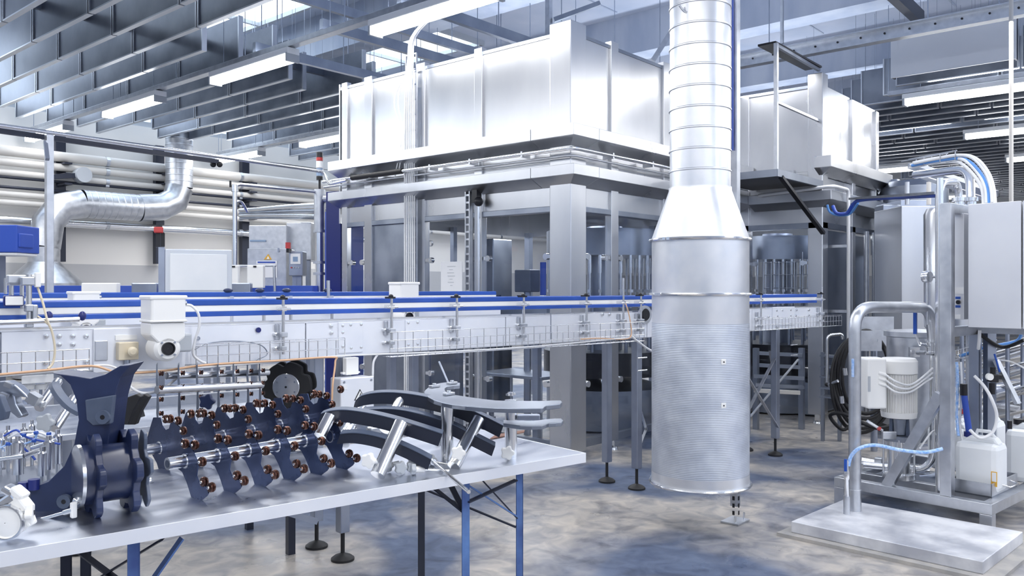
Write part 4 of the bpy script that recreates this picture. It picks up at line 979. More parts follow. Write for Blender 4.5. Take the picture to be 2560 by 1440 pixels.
# white gear motor
def gearmotor(F, a, b, zc, s, label, group=None):
    t = thing('gear_motor', F(a, b, zc), label, 'motor')
    t.rotation_euler = (0, 0, F.ang)
    L = Frame((0, 0, 0), 0)
    m = MB(); m.fb(L, -.082 * s, .082 * s, -.10 * s, .06 * s, -.0 * s, .125 * s).build('terminal_box', M['whitep'], t, bevel=.012 * s, local=True)
    MB().fb(L, -.088 * s, .088 * s, -.104 * s, .06 * s, .108 * s, .128 * s).fb(L, -.088 * s, .088 * s, -.104 * s, .06 * s, .0 * s, .012 * s).build('lid', M['whitep'], t, bevel=.008 * s, local=True)
    MB().prism([V((x * s, -.09 * s, z_ * s)) for x, z_ in ((-.082, 0), (.082, 0), (.082, -.075), (.05, -.1), (-.045, -.1), (-.082, -.06))], (0, .15 * s, 0)).build('gear_case', M['whitep'], t, bevel=.01 * s, local=True)
    MB().lathe(V((.0, -.03 * s, -.125 * s)), [(.001, -.06 * s), (.048 * s, -.06 * s), (.062 * s, -.045 * s), (.066 * s, .06 * s), (.001, .06 * s)], 28, (0, 1, 0)).build('flange', M['whitep'], t, local=True)
    MB().lathe(V((.0, -.03 * s, -.125 * s)), [(.001, -.062 * s), (.024 * s, -.062 * s), (.026 * s, -.07 * s), (.031 * s, -.07 * s), (.032 * s, -.058 * s)], 24, (0, 1, 0)).build('shaft_bore', M['black'], t, local=True)
    for k in range(4):
        an = math.pi / 4 + k * math.pi / 2; MB().cyl(V((.042 * s * math.cos(an), -.098 * s, -.125 * s + .042 * s * math.sin(an))), V((.042 * s * math.cos(an), -.088 * s, -.125 * s + .042 * s * math.sin(an))), .005 * s, 8).build('screw', M['leg'], t, local=True)
    MB().cyl(V((.082 * s, -.02 * s, .09 * s)), V((.11 * s, -.02 * s, .09 * s)), .011 * s, 10).build('cable_gland', M['galv'], t, local=True)
    MB().fb(L, .07 * s, .14 * s, -.02 * s, .04 * s, -.15 * s, -.06 * s).build('side_arm', M['grey'], t, bevel=.01 * s, local=True)
    return t
gearmotor(FC, ap(414) - .05, -.10, 1.30, .92, 'large white gear motor clamped on the near conveyor side')
# emergency stop
p = fc(316, 875, -.02); q = FC.inv(p)
t = thing('stop_button_box', p, 'beige emergency stop box with round button on the conveyor side', 'switch')
MB().fb(FC, q[0] - .042, q[0] + .042, -.055, -.012, q[2] - .042, q[2] + .036).build('box', M['beige'], t, bevel=.004)
MB().lathe(FC(q[0] + .008, -.055, q[2] - .004), [(.012, 0), (.014, -.015), (.021, -.02), (.021, -.03), (.012, -.037), (.001, -.038)], 20, FC.n).build('button', M['beige'], t)
MB().fb(FC, q[0] - .045, q[0] + .045, -.02, -.010, q[2] + .045, q[2] + .066).build('name_plate', M['white'], t)
MB().cyl(FC(q[0], -.03, q[2] - .065), FC(q[0], -.03, q[2] - .04), .012, 10).build('cable_gland', M['leg'], t)
# electrical box on the leg
F = FC; p = FC.inv(onP(876, 995, FC(0, -.06, 0), FC.n)); a = p[0]
t = thing('electrical_box', FC(a, -.06, .9), 'grey electrical box with high voltage warning triangle under the conveyor', 'box')
MB().fb(FC, a - .096, a + .096, -.12, -.02, .78, .985).build('body', M['frame'], t, bevel=.006)
MB().fb(FC, a - .099, a + .099, -.135, -.115, .777, .988).build('lid', M['frame'], t, bevel=.006)
for sx_ in (-.08, .08):
    MB().cyl(FC(a + sx_, -.138, .968), FC(a + sx_, -.13, .968), .006, 10).build('screw', M['steel_dark'], t)
def tri_(a, z_, w_, y, m, par, name): return MB().prism([FC(a - w_, y, z_ - w_ * .62), FC(a + w_, y, z_ - w_ * .62), FC(a, y, z_ + w_ * 1.05)], FC.n * .0015).build(name, M[m], par)
wt = tri_(a + .012, .89, .034, -.1375, 'black', t, 'warning_triangle'); tri_(a + .012, .889, .027, -.139, 'whitep', wt, 'triangle_field')
zz = .89
MB().prism([FC(a + .012 + x, -.1405, zz + y) for x, y in ((.003, .016), (-.006, -.001), (-.001, -.001), (-.004, -.014), (.007, .004), (.002, .004), (.006, .016))], FC.n * .001).build('lightning_bolt', M['black'], wt)
MB().fb(FC, a - .09, a - .062, -.137, -.134, .93, .955).build('sticker', M['paper'], t)
MB().fb(FC, a - .03, a + .045, -.07, -.03, .995, 1.085).fb(FC, a - .045, a + .06, -.06, -.03, 1.0, 1.01).build('connector_block', M['whitep'], t, bevel=.004)
# sensor rig at far left of the conveyor
t = thing('sensor_rig', fc(60, 760, .02), 'cluster of steel rods and clamps with a white reader on the rails at far left', 'sensor')
for px, y0, y1, b, r_ in ((72, 815, 686, -.02, .012), (55, 770, 706, .06, .009), (28, 740, 692, .12, .010), (14, 735, 695, .16, .007)):
    MB().cyl(fc(px, y0, b), fc(px, y1, b), r_, 12).build('rod', M['steel_bright'], t)
for px, py, b, w_, h_ in ((52, 698, .03, .10, .035), (72, 770, -.02, .03, .03), (72, 703, -.02, .06, .035), (86, 780, -.02, .02, .06), (72, 810, -.02, .03, .03), (40, 705, .06, .05, .03)):
    q = FC.inv(fc(px, py, b)); MB().fb(FC, q[0] - w_ / 2, q[0] + w_ / 2, b - .02, b + .02, q[2] - h_ / 2, q[2] + h_ / 2).build('clamp', M['galv'], t, bevel=.004)
q = FC.inv(fc(33, 752, .02)); MB().fb(FC, q[0] - .036, q[0] + .036, 0, .03, q[2] - .022, q[2] + .022).build('reader_body', M['blue_deep'], t, bevel=.006); MB().fb(FC, q[0] - .032, q[0] + .032, -.006, .0, q[2] - .018, q[2] + .018).build('reader_window', M['whitep'], t, bevel=.004)
q = FC.inv(fc(93, 700, -.03)); MB().fb(FC, q[0] - .01, q[0] + .01, -.05, -.02, q[2] - .03, q[2] + .03).build('sensor_head', M['whitep'], t, bevel=.003)
MB().cyl(fc(-30, 808, -.05), fc(198, 798, -.05), .011, 12).build('level_rod', M['steel_bright'], t)
for px, py in ((206, 790), (122, 790)):
    q = fc(px, py, -.01); tag(MB().sph(q, .016, 10, (1, .6, 1.3)).cyl(q, q + FC.n * .05, .006, 8).build('wing_screw', M['blue_deep']), 'dark blue wing knob on the guide rail, ' + ('right of the steel rod end' if px > 150 else 'beside the beige cable'), 'knob')
m = MB()
# drive flange on the conveyor side near the hanging duct
c = fc(1613, 787, -.01)
t = thing('drive_flange', c, 'black ringed drive flange on the conveyor side beside the hanging duct', 'flange')
MB().lathe(c, [(.001, .0), (.04, .0), (.046, -.006), (.066, -.006), (.068, .01), (.001, .012)], 28, FC.n).build('ring', M['galv'], t)
MB().lathe(c, [(.001, -.012), (.038, -.012), (.042, .0)], 28, FC.n).build('black_bore', M['black'], t)
# second conveyor behind
F2c = Frame(FC(0, 1.05, 0), FC.ang)
c2 = conveyor(F2c, 'bottle_conveyor', 'second conveyor with blue rails running behind the long near one', -4.2, 2.0, dz=.03)
leg_pair(F2c, -1.0, .03, .32, 1.1, c2); leg_pair(F2c, 1.2, .03, .32, 1.1, c2)
def f2(px, py, b=0): return F2c.inv(onP(px, py, F2c(0, b, 0), F2c.n))
for px in (580, 660, 727, 830):
    a = f2(px, 740)[0]; MB().fb(F2c, a - .012, a + .012, -.0, .04, 1.2, 1.40).build('rail_bracket', M['steel_bright'], c2); MB().sph(F2c(a, .06, 1.435), .02, 10, (1.6, 1, .7)).build('knob', M['navy'], c2)
a = f2(817, 740)[0]; MB().cyl(F2c(a, -.02, 1.28), F2c(a, -.02, 1.50), .012, 10).build('tall_rod', M['steel_bright'], c2)
a = f2(197, 745)[0]; gearmotor(F2c, a, -.08, 1.33, .80, 'white gear motor on the second conveyor at left')
a = f2(990, 730)[0]; gearmotor(F2c, a, -.08, 1.37, .95, 'white gear motor on the second conveyor near the cable ladder')
cb_('motor_cable', [onP(225, 738, F2c(0, -.05, 0), F2c.n), onP(238, 735, F2c(0, -.05, 0), F2c.n), onP(248, 755, F2c(0, -.05, 0), F2c.n), onP(250, 775, F2c(0, -.05, 0), F2c.n)], .009, 'cable', 'short cable curling from the second conveyor motor')
# far blue channel
F3 = Frame(CW(-5.6, 8.0), -TH + math.radians(90 - 90))
F3 = Frame(CW(-6.2, 8.4), math.atan2(CW(1, .12).y, CW(1, .12).x))
t = thing('blue_channel_conveyor', F3(3, 0, 0), 'deep blue trough conveyor along the far side behind the rails', 'conveyor')
MB().fb(F3, 0, 4.1, 0, .03, 1.34, 1.475).fb(F3, 0, 4.1, .5, .53, 1.34, 1.475).fb(F3, 0, 4.1, 0, .53, 1.33, 1.35).build('trough', M['blue_mid'], t, bevel=.004)
for a in (.3, 1.5, 3.0, 4.0):
    for b in (.05, .48): MB().fb(F3, a - .03, a + .03, b - .03, b + .03, 0, 1.33).build('leg', M['leg'], t)
for px, w_ in ((240, .14), (270, .08), (360, .12), (600, .1)):
    q = P(px, 712, 8.2); s_ = tag(MB().fb(Frame((q.x, q.y, 0), F3.ang), -w_, w_, .0, .12, 1.352, 1.50).build('drive_cover', M['whitep' if px < 300 else 'leg'], bevel=.01), {240: 'white cover on the blue trough behind the small gear motor', 270: 'narrow white cover right of the wider one on the blue trough', 360: 'grey cover sitting in the blue trough', 600: 'grey cover in the blue trough below the white boxes'}[px], 'cover')
# ------------------------------------------------------------------ near worktable
TZ = .80
FT = Frame(G(1464, 1133, TZ) - V((0, 0, TZ)), math.radians(-10.6))
tb = thing('worktable', FT(-1.2, .37, 0), 'near steel topped worktable on dark angle iron legs, covered in machine parts', 'table')
MB().fb(FT, -2.35, 0, 0, .75, TZ - .034, TZ).build('table_top', M['table'], tb, bevel=.003)
MB().fb(FT, -2.35, 0, -.002, .004, TZ - .036, TZ + .001).fb(FT, -.004, .002, 0, .75, TZ - .036, TZ + .001).build('edge_band', M['frame'], tb)
def fxg(px, b):                       # along-table coordinate seen at column px for a leg at b
    return FT.inv(onP(px, 800, FT(0, b, 0), FT.n))[0]
def angle(a, b, m, label=None, w_=.032, zt=TZ - .036):
    MB().fb(FT, a - w_, a, b, b + .004, 0, zt).fb(FT, a - .004, a, b, b + w_, 0, zt).build('leg', M[m], tb, label=label)
for px, b, m, lb in ((1308, .05, 'blueiron', 'worn blue angle iron leg'), (1174, .05, 'blueiron', 'dark and blue angle iron leg'), (1062, .62, 'blackiron', None), (350, .05, 'blueiron', 'worn blue angle iron leg'), (180, .5, 'blackiron', None), (228, .6, 'blackiron', None)):
    angle(fxg(px, b), b, m, lb)
def tb_(p0, p1, m='blackiron', w_=.022): MB().bar(p0, p1, w_, .005).build('brace', M[m], tb)
def fp(px, py, b): return onP(px, py, FT(0, b, 0), FT.n)
tb_(fp(1150, 1200, .08), fp(1290, 1290, .05), 'blueiron'); tb_(fp(1065, 1225, .3), fp(1290, 1318, .05), 'blackiron', .012)
tb_(fp(1205, 1200, .10), fp(1292, 1295, .05), 'blackiron'); tb_(fp(1170, 1255, .05), fp(1290, 1200, .05)); tb_(fp(1060, 1200, .2), fp(1160, 1280, .06)); tb_(fp(1128, 1215, .2), fp(1158, 1275, .06))
tb_(fp(455, 1345, .06), fp(360, 1480, .06), 'blueiron', .03); tb_(fp(400, 1352, .06), fp(190, 1480, .3)); tb_(fp(200, 1380, .4), fp(320, 1470, .1)); tb_(fp(410, 1345, .2), fp(240, 1450, .3))
# second worktable under the conveyor
T2 = Frame(P(0, 1102, EYE and (EYE - .78) * FPX / 382) * 1, FT.ang); T2.o.z = 0
TZ2 = .78
a_end = T2.inv(onP(800, 1000, T2(0, 0, 0), T2.n))[0]
t2 = thing('worktable', T2(.5, .3, 0), 'second steel worktable half hidden beneath the conveyor', 'table')
MB().fb(T2, -1.0, a_end, 0, .72, TZ2 - .03, TZ2).build('table_top', M['table'], t2, bevel=.003)
MB().fb(T2, -1.0, a_end, .68, .72, TZ2, TZ2 + .05).build('raised_edge', M['galv'], t2)
for a in (-.8, a_end - .15):
    for b in (.05, .65): MB().fb(T2, a - .02, a + .02, b - .02, b + .02, 0, TZ2 - .03).build('leg', M['blackiron'], t2)

VD = V((ST, CT, 0)); VR = V((CT, -ST, 0))       # away from / to the right of the view point
def tp(px, py, z=TZ): return G(px, py, z)
# ---- curved black guide block at left
D0 = 2.40
def Pd(px, py, d=D0): return P(px, py, d)
gb = thing('curved_guide_block', tp(140, 1280), 'large dark blue arched plastic guide block standing at the left of the worktable', 'guide')
arc_in = [(75, 1222), (120, 1205), (160, 1165), (185, 1110), (196, 1050), (190, 1000), (175, 962), (152, 940), (128, 932), (140, 926)]
arc_out = [(190, 940), (225, 946), (262, 936), (300, 914), (326, 912), (300, 945), (288, 985), (284, 1000), (276, 1060), (270, 1120), (240, 1150), (215, 1200), (196, 1250), (180, 1292), (112, 1296)]
front = [Pd(x, y, 2.42) for x, y in arc_in[:-1] + arc_out[0:] + [(76, 1290)]]
MB().prism(front, VD * .12 - VR * .012).build('arched_block', M['navy'], gb, bevel=.004)
MB().prism([Pd(x, y, 2.412) for x, y in ((212, 1000), (284, 988), (276, 1060), (266, 1062), (232, 1064), (216, 1050))], VD * .02).build('raised_face', M['navyedge'], gb, bevel=.003)
for x, y, s_ in ((257, 1043, 1), (160, 1254, 1)):
    c = Pd(x, y, 2.405); MB().lathe(c, [(.007, .0), (.007, -.003), (.020, -.004), (.020, .01)], 20, VD).build('bolt_boss', M['navyedge'], gb); MB().cyl(c - VD * .003, c + VD * .006, .007, 12).build('bolt_hole', M['black'], gb)
# ---- curved strip with two tie rods beyond the block
gr = thing('strip_guide', tp(140, 1085, TZ2), 'thin grey curved strip held by two slanting polished tubes left of the arched block', 'guide')
sp2 = curve([P(122, 962, 3.0), P(124, 975, 2.98), P(140, 1000, 2.95), P(165, 1025, 2.92), P(192, 1040, 2.9)], 5)
MB().sweep(sp2, (VR * .012 + V((0, 0, .010))), VD * .05).build('strip', M['navyedge'], gr)
for a, b, r_ in (((145, 953), (98, 1020), .017), ((186, 995), (136, 1072), .018)):
    pa, pb = P(*a, 3.12), P(*b, 2.98); MB().cyl(pa, pb, r_, 16).build('tube', M['steel_bright'], gr)
def star(c, ax, r_, h, name, m, parent, n=5):
    ax = V(ax).normalized(); x = (V((0, 0, 1)) if abs(ax.z) < .9 else V((1, 0, 0))).cross(ax).normalized(); y = ax.cross(x)
    pts = []
    for k in range(n * 6):
        an = 2 * math.pi * k / (n * 6); rr = r_ * (1 + .16 * math.cos(an * n)); pts.append(V(c) + x * math.cos(an) * rr + y * math.sin(an) * rr)
    return MB().prism(pts, ax * h).build(name, M[m], parent, bevel=h * .2)
star(P(117, 1056, 2.93), -VD, .03, .018, 'star_grip', 'grey', gr)
# curved black piece behind the block at right
t = thing('black_arc_guide', tp(310, 1060, TZ2), 'glossy black curved guide part resting on the second table behind the arched block', 'guide')
for k, off in enumerate((0, 10)):
    MB().prism([P(x + off * 2, y, 2.95 + .14 * k) for x, y in ((282, 1010), (300, 1000), (340, 985), (352, 992), (330, 1030), (318, 1062), (284, 1062))], VD * .03).build('plate', M['rubber'], t, bevel=.003)
MB().bar(P(342, 1000, 3.2), P(353, 1043, 3.2), .022).build('black_bar', M['black'], t)
# grey lobed brackets at the far left
t = thing('lobed_bracket', tp(20, 1060, TZ2), 'dark grey lobed bracket plates leaning at the far left edge', 'bracket')
MB().prism([P(x, y, 2.9) for x, y in ((-20, 955), (18, 952), (40, 965), (62, 985), (70, 995), (50, 992), (34, 990), (38, 1010), (55, 1040), (44, 1046), (20, 1026), (-20, 1000))], VD * .03 + VR * .01).build('upper_plate', M['leg'], t, bevel=.004)
MB().prism([P(x, y, 2.75) for x, y in ((-20, 985), (0, 990), (15, 1030), (10, 1050), (-20, 1056))], VD * .03).build('lower_plate', M['navyedge'], t, bevel=.004)
for x, y in ((22, 962), (10, 988)): MB().bar(P(x - 9, y - 3, 2.88), P(x + 9, y + 4, 2.88), .016).build('clamp', M['galv'], t)
MB().bar(P(74, 990, 2.92), P(98, 1004, 2.92), .035).cyl(P(88, 1000, 2.95), P(108, 1012, 2.95), .013, 10).build('swivel_clamp', M['galv'], t)
# bracket plate hanging under the conveyor
tag(MB().fb(FC, *(lambda p, q: (p[0], q[0]))(FC.inv(fc(53, 940, -.0)), FC.inv(fc(133, 955, -.0))), -.01, -.002, FC.inv(fc(53, 960, 0))[2], 1.088).build('white_plate', M['white'], bevel=.002), 'white rectangular plate hanging below the conveyor at left', 'plate')
for i, px in enumerate((72, 102)):
    t = thing('suction_cup', fc(px, 970, .05), ('small' if i == 0 else 'larger') + ' white foot under the hanging plate at left', 'foot')
    MB().lathe(fc(px, 968, .05), [(.001, -.01), (.02, -.008), (.024, .012), (.001, .014)], 16).build('foot_disc', M['whitep'], t); MB().cyl(fc(px, 968, .05), fc(px, 1010, .05), .006, 8).build('stem', M['leg'], t)
# ---- star wheel spool
ax = (FT.e * .80 + VD * .28 + VR * .35).normalized()
def sw(c, r0, r1, h, m, name, parent, lobes=8, ph=0.0):
    x = (V((0, 0, 1))).cross(ax).normalized(); y = ax.cross(x); pts = []
    N = lobes * 14
    for k in range(N):
        an = 2 * math.pi * k / N; s = math.cos(an * lobes + ph); s2 = max(-1, min(1, 1.6 * s)); rr = (r0 + r1) / 2 + (r1 - r0) / 2 * s2
        pts.append(c + x * math.cos(an) * rr + y * math.sin(an) * rr)
    return MB().prism(pts, ax * h).build(name, M[m], parent, bevel=.0025)
hub = P(276, 1180, 2.42)
spool = thing('star_wheel_spool', V((hub.x, hub.y, TZ)), 'dark spool of scalloped star wheels on a drum before the arched block', 'star wheel')
sw(hub - ax * .055, .096, .128, .018, 'navy', 'star_wheel', spool, 6, .4)
sw(hub + ax * .040, .096, .128, .020, 'navy', 'star_wheel', spool, 6, .9)
sw(hub + ax * .078, .080, .122, .010, 'navyedge', 'star_wheel', spool, 6, 1.3)
MB().lathe(hub, [(.001, -.040), (.082, -.040), (.082, .040), (.001, .040)], 40, ax).build('drum', M['navy'], spool)
MB().lathe(hub, [(.001, -.082), (.085, -.082), (.085, -.055), (.001, -.055)], 40, ax).build('hub_flange', M['navy'], spool)
MB().lathe(hub, [(.001, -.089), (.088, -.089), (.090, -.080), (.001, -.078)], 40, ax).build('steel_rim', M['steel_bright'], spool)
x_ = V((0, 0, 1)).cross(ax).normalized(); y_ = ax.cross(x_)
for k in range(6):
    an = k * math.pi / 3 + .5; c = hub + ax * .088 + x_ * math.cos(an) * .055 + y_ * math.sin(an) * .055
    MB().lathe(c, [(.001, .012), (.007, .011), (.008, 0)], 6, ax).build('bolt', M['steel_bright'], spool)
MB().lathe(hub + ax * .089, [(.001, 0), (.028, 0), (.03, -.004)], 24, ax).build('dark_bore', M['black'], spool)
MB().sph(hub - ax * .089 + y_ * -.07, .012, 10).build('rim_stud', M['steel_bright'], spool)
# ---- T bolt lying before it
def tbolt(p0, p1, label, L_=.022, head=.011, group=None, r_=.0055):
    t = thing('t_bolt', (p0 + p1) / 2, label, 'bolt', group); d = (p1 - p0).normalized(); u = V((0, 0, 1))
    MB().cyl(p0, p1, r_, 10).build('rod', M['steel_bright'], t)
    MB().cyl(p1 - d * .03, p1, head * .8, 10).build('collar', M['steel_bright'], t)
    MB().bar(p1 - u * L_, p1 + u * L_, .016).build('cross_head', M['whitep'], t, bevel=.004); return t
tbolt(P(86, 1303, 2.36), P(184, 1275, 2.33), 'white headed T shaped bolt lying at the foot of the arched block')
# ---- cam shafts with sickle plates
A = V(P(418, 1160, 2.56)); B = V(P(800, 1095, 3.00)); axd = (B - A).normalized()
def camshaft(A, B, outline, rollers, n, t0, pitch, name, label, p_ref, r_=.0195, sc=1.0):
    t = thing(name, V(((A.x + B.x) / 2, (A.y + B.y) / 2, TZ)), label, 'cam shaft')
    axd = (B - A).normalized()
    MB().cyl(A, B, r_, 24).build('tube', M['steel_bright'], t)
    MB().cyl(A - axd * .0008, A + axd * .01, r_ * .62, 16).build('bore', M['navyedge'], t)
    nh = axd
    for k in range(n):
        off = axd * (pitch * k)
        pts = [onP(x, y, p_ref, nh) for x, y in outline]
        c0 = p_ref; pts = [c0 + (p - c0) * sc + off for p in pts]
        pl = MB().prism(pts, nh * .003).build('cam_plate', M['navyedge' if False else 'camplate'], t)
        for x, y, s in rollers:
            p = c0 + (onP(x, y, p_ref, nh) - c0) * sc + off
            ro = MB().lathe(p + nh * (-.010 if s < 0 else .004), [(.001, -.010), (.006, -.010), (.007, -.007), (.0135, -.007), (.0155, -.003), (.011, .0), (.0155, .003), (.0135, .008), (.001, .008)], 16, nh).build('roller', M['copper'], pl)
            MB().lathe(p + nh * (-.010 if s < 0 else .004), [(.001, -.0125), (.0045, -.012), (.005, -.009)], 10, nh).build('roller_pin', M['steel_bright'], pl) if k < 12 else None
        m = MB()
        cc = A + axd * ((p_ref + off - A).dot(axd)); MB().lathe(cc, [(r_, -.004), (r_ + .004, -.004), (r_ + .004, .006), (r_, .006)], 24, axd).build('shaft_collar', M['steel_bright'], pl)
    return t
M['camplate'] = mat('blue black steel plate', (.055, .08, .17), .26, .75, noise=(9, (.03, .045, .11), .06))
o1 = [(453, 1138), (462, 1122), (473, 1112), (480, 1120), (487, 1140), (496, 1157), (493, 1175), (491, 1190), (497, 1205), (508, 1214), (516, 1218), (521, 1233), (517, 1240), (505, 1250), (492, 1262), (482, 1258), (474, 1230), (466, 1205), (455, 1180), (440, 1168), (432, 1163)]
r1 = [(484, 1113, 1), (502, 1155, 1), (507, 1205, 1), (525, 1219, 1), (470, 1108, -1)]
pr_ = A + axd * .06
camshaft(A, B, o1, r1, 6, .06, .112, 'cam_shaft', 'front polished shaft carrying sickle shaped plates with copper rollers on the near table', pr_)
A2 = V(P(352, 1128, 2.95)); B2_ = V(P(790, 1045, 3.5))
o2 = [(380, 1060), (384, 1048), (400, 1048), (404, 1066), (412, 1078), (421, 1074), (426, 1055), (448, 1072), (449, 1098), (456, 1115), (470, 1110), (462, 1128), (448, 1140), (430, 1150), (422, 1170), (412, 1186), (400, 1180), (392, 1155), (378, 1130), (366, 1108)]
r2_ = [(411, 1052, 1), (452, 1080, 1), (440, 1056, 1), (430, 1050, -1), (470, 1040, 1)]
pr2 = A2 + (B2_ - A2).normalized() * .07
camshaft(A2, B2_, o2, r2_, 6, .06, .125, 'cam_shaft', 'rear shaft with upright notched plates and clusters of copper rollers', pr2, sc=1.06)
# third one on the second table
for i, (a, b, lb) in enumerate((((392, 975, 3.55), (655, 962, 4.05), 'upper polished rod set with narrow plates on the second table'),)):
    A3, B3 = P(*a), P(*b); ax3 = (B3 - A3).normalized()
    t = thing('cam_shaft', V(((A3.x + B3.x) / 2, (A3.y + B3.y) / 2, TZ2)), 'pair of rods with narrow roller plates on the second table under the conveyor', 'cam shaft')
    MB().cyl(A3, B3, .018, 18).build('tube', M['steel_bright'], t); MB().cyl(A3 + V((0, 0, .05)) + VD * .1, B3 + V((0, 0, .05)) + VD * .1, .016, 18).build('tube', M['steel_bright'], t)
    for k in range(7):
        px = (394, 448, 494, 546, 585, 620, 650)[k]; d = 3.55 + .5 * (px - 392) / 263
        q = P(px, 975 - (px - 392) * .05, d)
        rd = ray(px, 720); rd = V((rd.x, rd.y, 0)).normalized(); pts = [q + V((0, 0, z_)) + VR * x * .5 for x, z_ in ((-.012, .10), (.0, .11), (.004, .03), (.012, .0), (.008, -.03), (.014, -.08), (.0, -.155), (-.012, -.1), (-.008, -.02), (-.016, .04))]
        pl = MB().prism(pts, rd * .10).build('cam_plate', M['steel_dark'], t)
        for z_ in (.07, .01, -.04, -.10):
            MB().lathe(q + V((0, 0, z_)) + VR * .016, [(.001, -.006), (.011, -.006), (.008, 0), (.011, .006), (.001, .006)], 12, VR).build('roller', M['copper'], pl)
c = P(520, 1003, 3.45); star(c, -VD, .03, .02, 'star_grip', 'navy', None); o = bpy.data.objects['star_grip.001'] if 'star_grip.001' in bpy.data.objects else None
if o:
    o.name = 'clamping_screw'; tag(o, 'dark star shaped clamping screw on the second table between the narrow plates', 'knob')
# ---- black wheel with steel disc
W = P(718, 966, 4.35)
t = thing('star_wheel_hub', V((W.x, W.y, TZ2)), 'big black scalloped wheel with a round brushed steel centre on the second table', 'star wheel')
wa = (-VD + VR * .04).normalized(); xx = V((0, 0, 1)).cross(wa).normalized(); yy = wa.cross(xx); pts = []
for k in range(120):
    an = 2 * math.pi * k / 120; rr = .128 - .022 * max(0, math.cos(an * 6 + 2.2)) ** 2.0; pts.append(W - wa * .02 + xx * math.cos(an) * rr + yy * math.sin(an) * rr)
MB().prism(pts, wa * .04).build('black_wheel', M['rubber'], t, bevel=.004)
MB().prism([p - wa * .09 + (p - W) * .04 for p in pts[6:] + pts[:6]], wa * .03).build('black_wheel', M['rubber'], t, bevel=.004)
MB().lathe(W + wa * .02, [(.001, .012), (.066, .012), (.070, .008), (.070, 0)], 40, wa).build('steel_disc', M['steel_bright'], t)
for k in range(6):
    an = k * math.pi / 3 + math.pi / 2; c = W + wa * .032 + xx * math.cos(an) * .052 + yy * math.sin(an) * .052; MB().cyl(c, c + wa * .002, .005, 8).build('disc_screw', M['steel_dark'], t)
MB().cyl(W + wa * .032, W + wa * .034, .006, 10).build('centre_hole', M['black'], t)
MB().cyl(W - wa * .1, W + wa * .0, .05, 20).build('hub', M['leg'], t)

# ---- curved guide racks
def strip(pts, d0, d1, hv, wv, name, m, parent):
    n = len(pts); c = curve([P(x, y, d0 + (d1 - d0) * i / (n - 1)) for i, (x, y) in enumerate(pts)], 7)
    return MB().sweep(c, V(wv), V(hv)).build(name, M[m], parent)
def rack(name, label, strips, tubes, base):
    t = thing(name, base, label, 'guide')
    for pts, d0, d1, h in strips:
        strip(pts, d0, d1, V((0, 0, -h)) - VR * h * .35, VD * .045 + V((0, 0, .004)), 'curved_strip', 'strip', t)
        strip([(x, y - .5) for x, y in pts], d0 - .002, d1 - .002, V((0, 0, .003)), VD * .047 + V((0, 0, .004)), 'strip_edge', 'navyedge', t)
    for (ax_, ay, ad), (bx, by, bd), r_ in tubes:
        MB().cyl(P(ax_, ay, ad), P(bx, by, bd), r_, 20).build('tube', M['steel_bright'], t)
    return t
rk = rack('curved_guide_rack', 'rear rack of long curved blue black guide strips joined by polished tubes',
     [([(884, 1020), (890, 1003), (908, 990), (950, 983), (1010, 985), (1080, 997), (1150, 1016), (1210, 1042), (1258, 1066)], 3.30, 3.12, .042),
      ([(905, 1027), (960, 1024), (1010, 1028), (1070, 1042), (1130, 1062), (1190, 1092), (1238, 1116)], 3.14, 3.04, .036)],
     [((1196, 1048, 3.125), (1134, 1166, 2.975), .0245), ((1004, 996, 3.235), (962, 1075, 3.12), .022), ((905, 1015, 3.42), (864, 1082, 3.3), .02)], tp(1130, 1165))
star(P(1146, 1131, 2.96), -VD, .024, .018, 'star_grip', 'whitep', rk)
rk = rack('curved_guide_rack', 'front rack of shorter curved guide strips on the near table beside the copper rollers',
     [([(802, 1036), (830, 1028), (870, 1027), (930, 1036), (990, 1050), (1050, 1068), (1106, 1086)], 3.02, 2.94, .042),
      ([(850, 1086), (890, 1084), (940, 1092), (990, 1108), (1040, 1130), (1078, 1150)], 2.93, 2.88, .034)],
     [((1003, 1058, 2.925), (944, 1188, 2.80), .0255), ((826, 1040, 2.99), (800, 1090, 2.94), .022), ((880, 1070, 3.08), (860, 1110, 3.02), .02)], tp(944, 1190))
star(P(926, 1150, 2.80), -VD - VR * .4, .024, .022, 'star_grip', 'whitep', rk)
MB().cyl(P(935, 1152, 2.8), P(955, 1170, 2.82), .006, 8).build('grip_stem', M['steel_bright'], rk)
# ---- horizontal curved plates on posts at the right
hz = thing('curved_plate_guide', tp(1275, 1145), 'curved flat guide plates held level on upright tubes near the table corner', 'guide')
def plate(pts, z_, name, m, par, th=.012): return MB().prism([G(x, y, z_) for x, y in pts], V((0, 0, -th))).build(name, M[m], par, bevel=.002)
Z1 = 1.035
oP = curve([V((x, y, 0)) for x, y in ((1150, 957), (1120, 955), (1085, 961), (1064, 974), (1062, 985), (1085, 1000), (1130, 1011), (1200, 1018), (1270, 1021), (1340, 1021), (1358, 1020), (1366, 1014), (1400, 1010), (1402, 1001), (1360, 1002), (1300, 1002), (1240, 1001), (1170, 992), (1125, 984), (1112, 975), (1118, 966), (1150, 962))], 2)
plate([(p.x, p.y) for p in oP], Z1, 'curved_plate', 'steel_dark', hz, .016)
oQ = curve([V((x, y, 0)) for x, y in ((1258, 1058), (1300, 1064), (1355, 1064), (1372, 1058), (1404, 1056), (1404, 1046), (1362, 1048), (1330, 1052), (1258, 1050))], 2)
plate([(p.x, p.y) for p in oQ], .965, 'lower_plate', 'steel_dark', hz, .014)
q = tp(1277, 1142); MB().cyl((q.x, q.y, TZ), (q.x, q.y, Z1 - .016), .0235, 20).build('tube', M['steel_bright'], hz); MB().cyl((q.x, q.y, Z1), (q.x, q.y, Z1 + .014), .012, 8).box((q.x, q.y, Z1 + .006), (.045, .012, .008)).build('top_bolt', M['steel_bright'], hz)
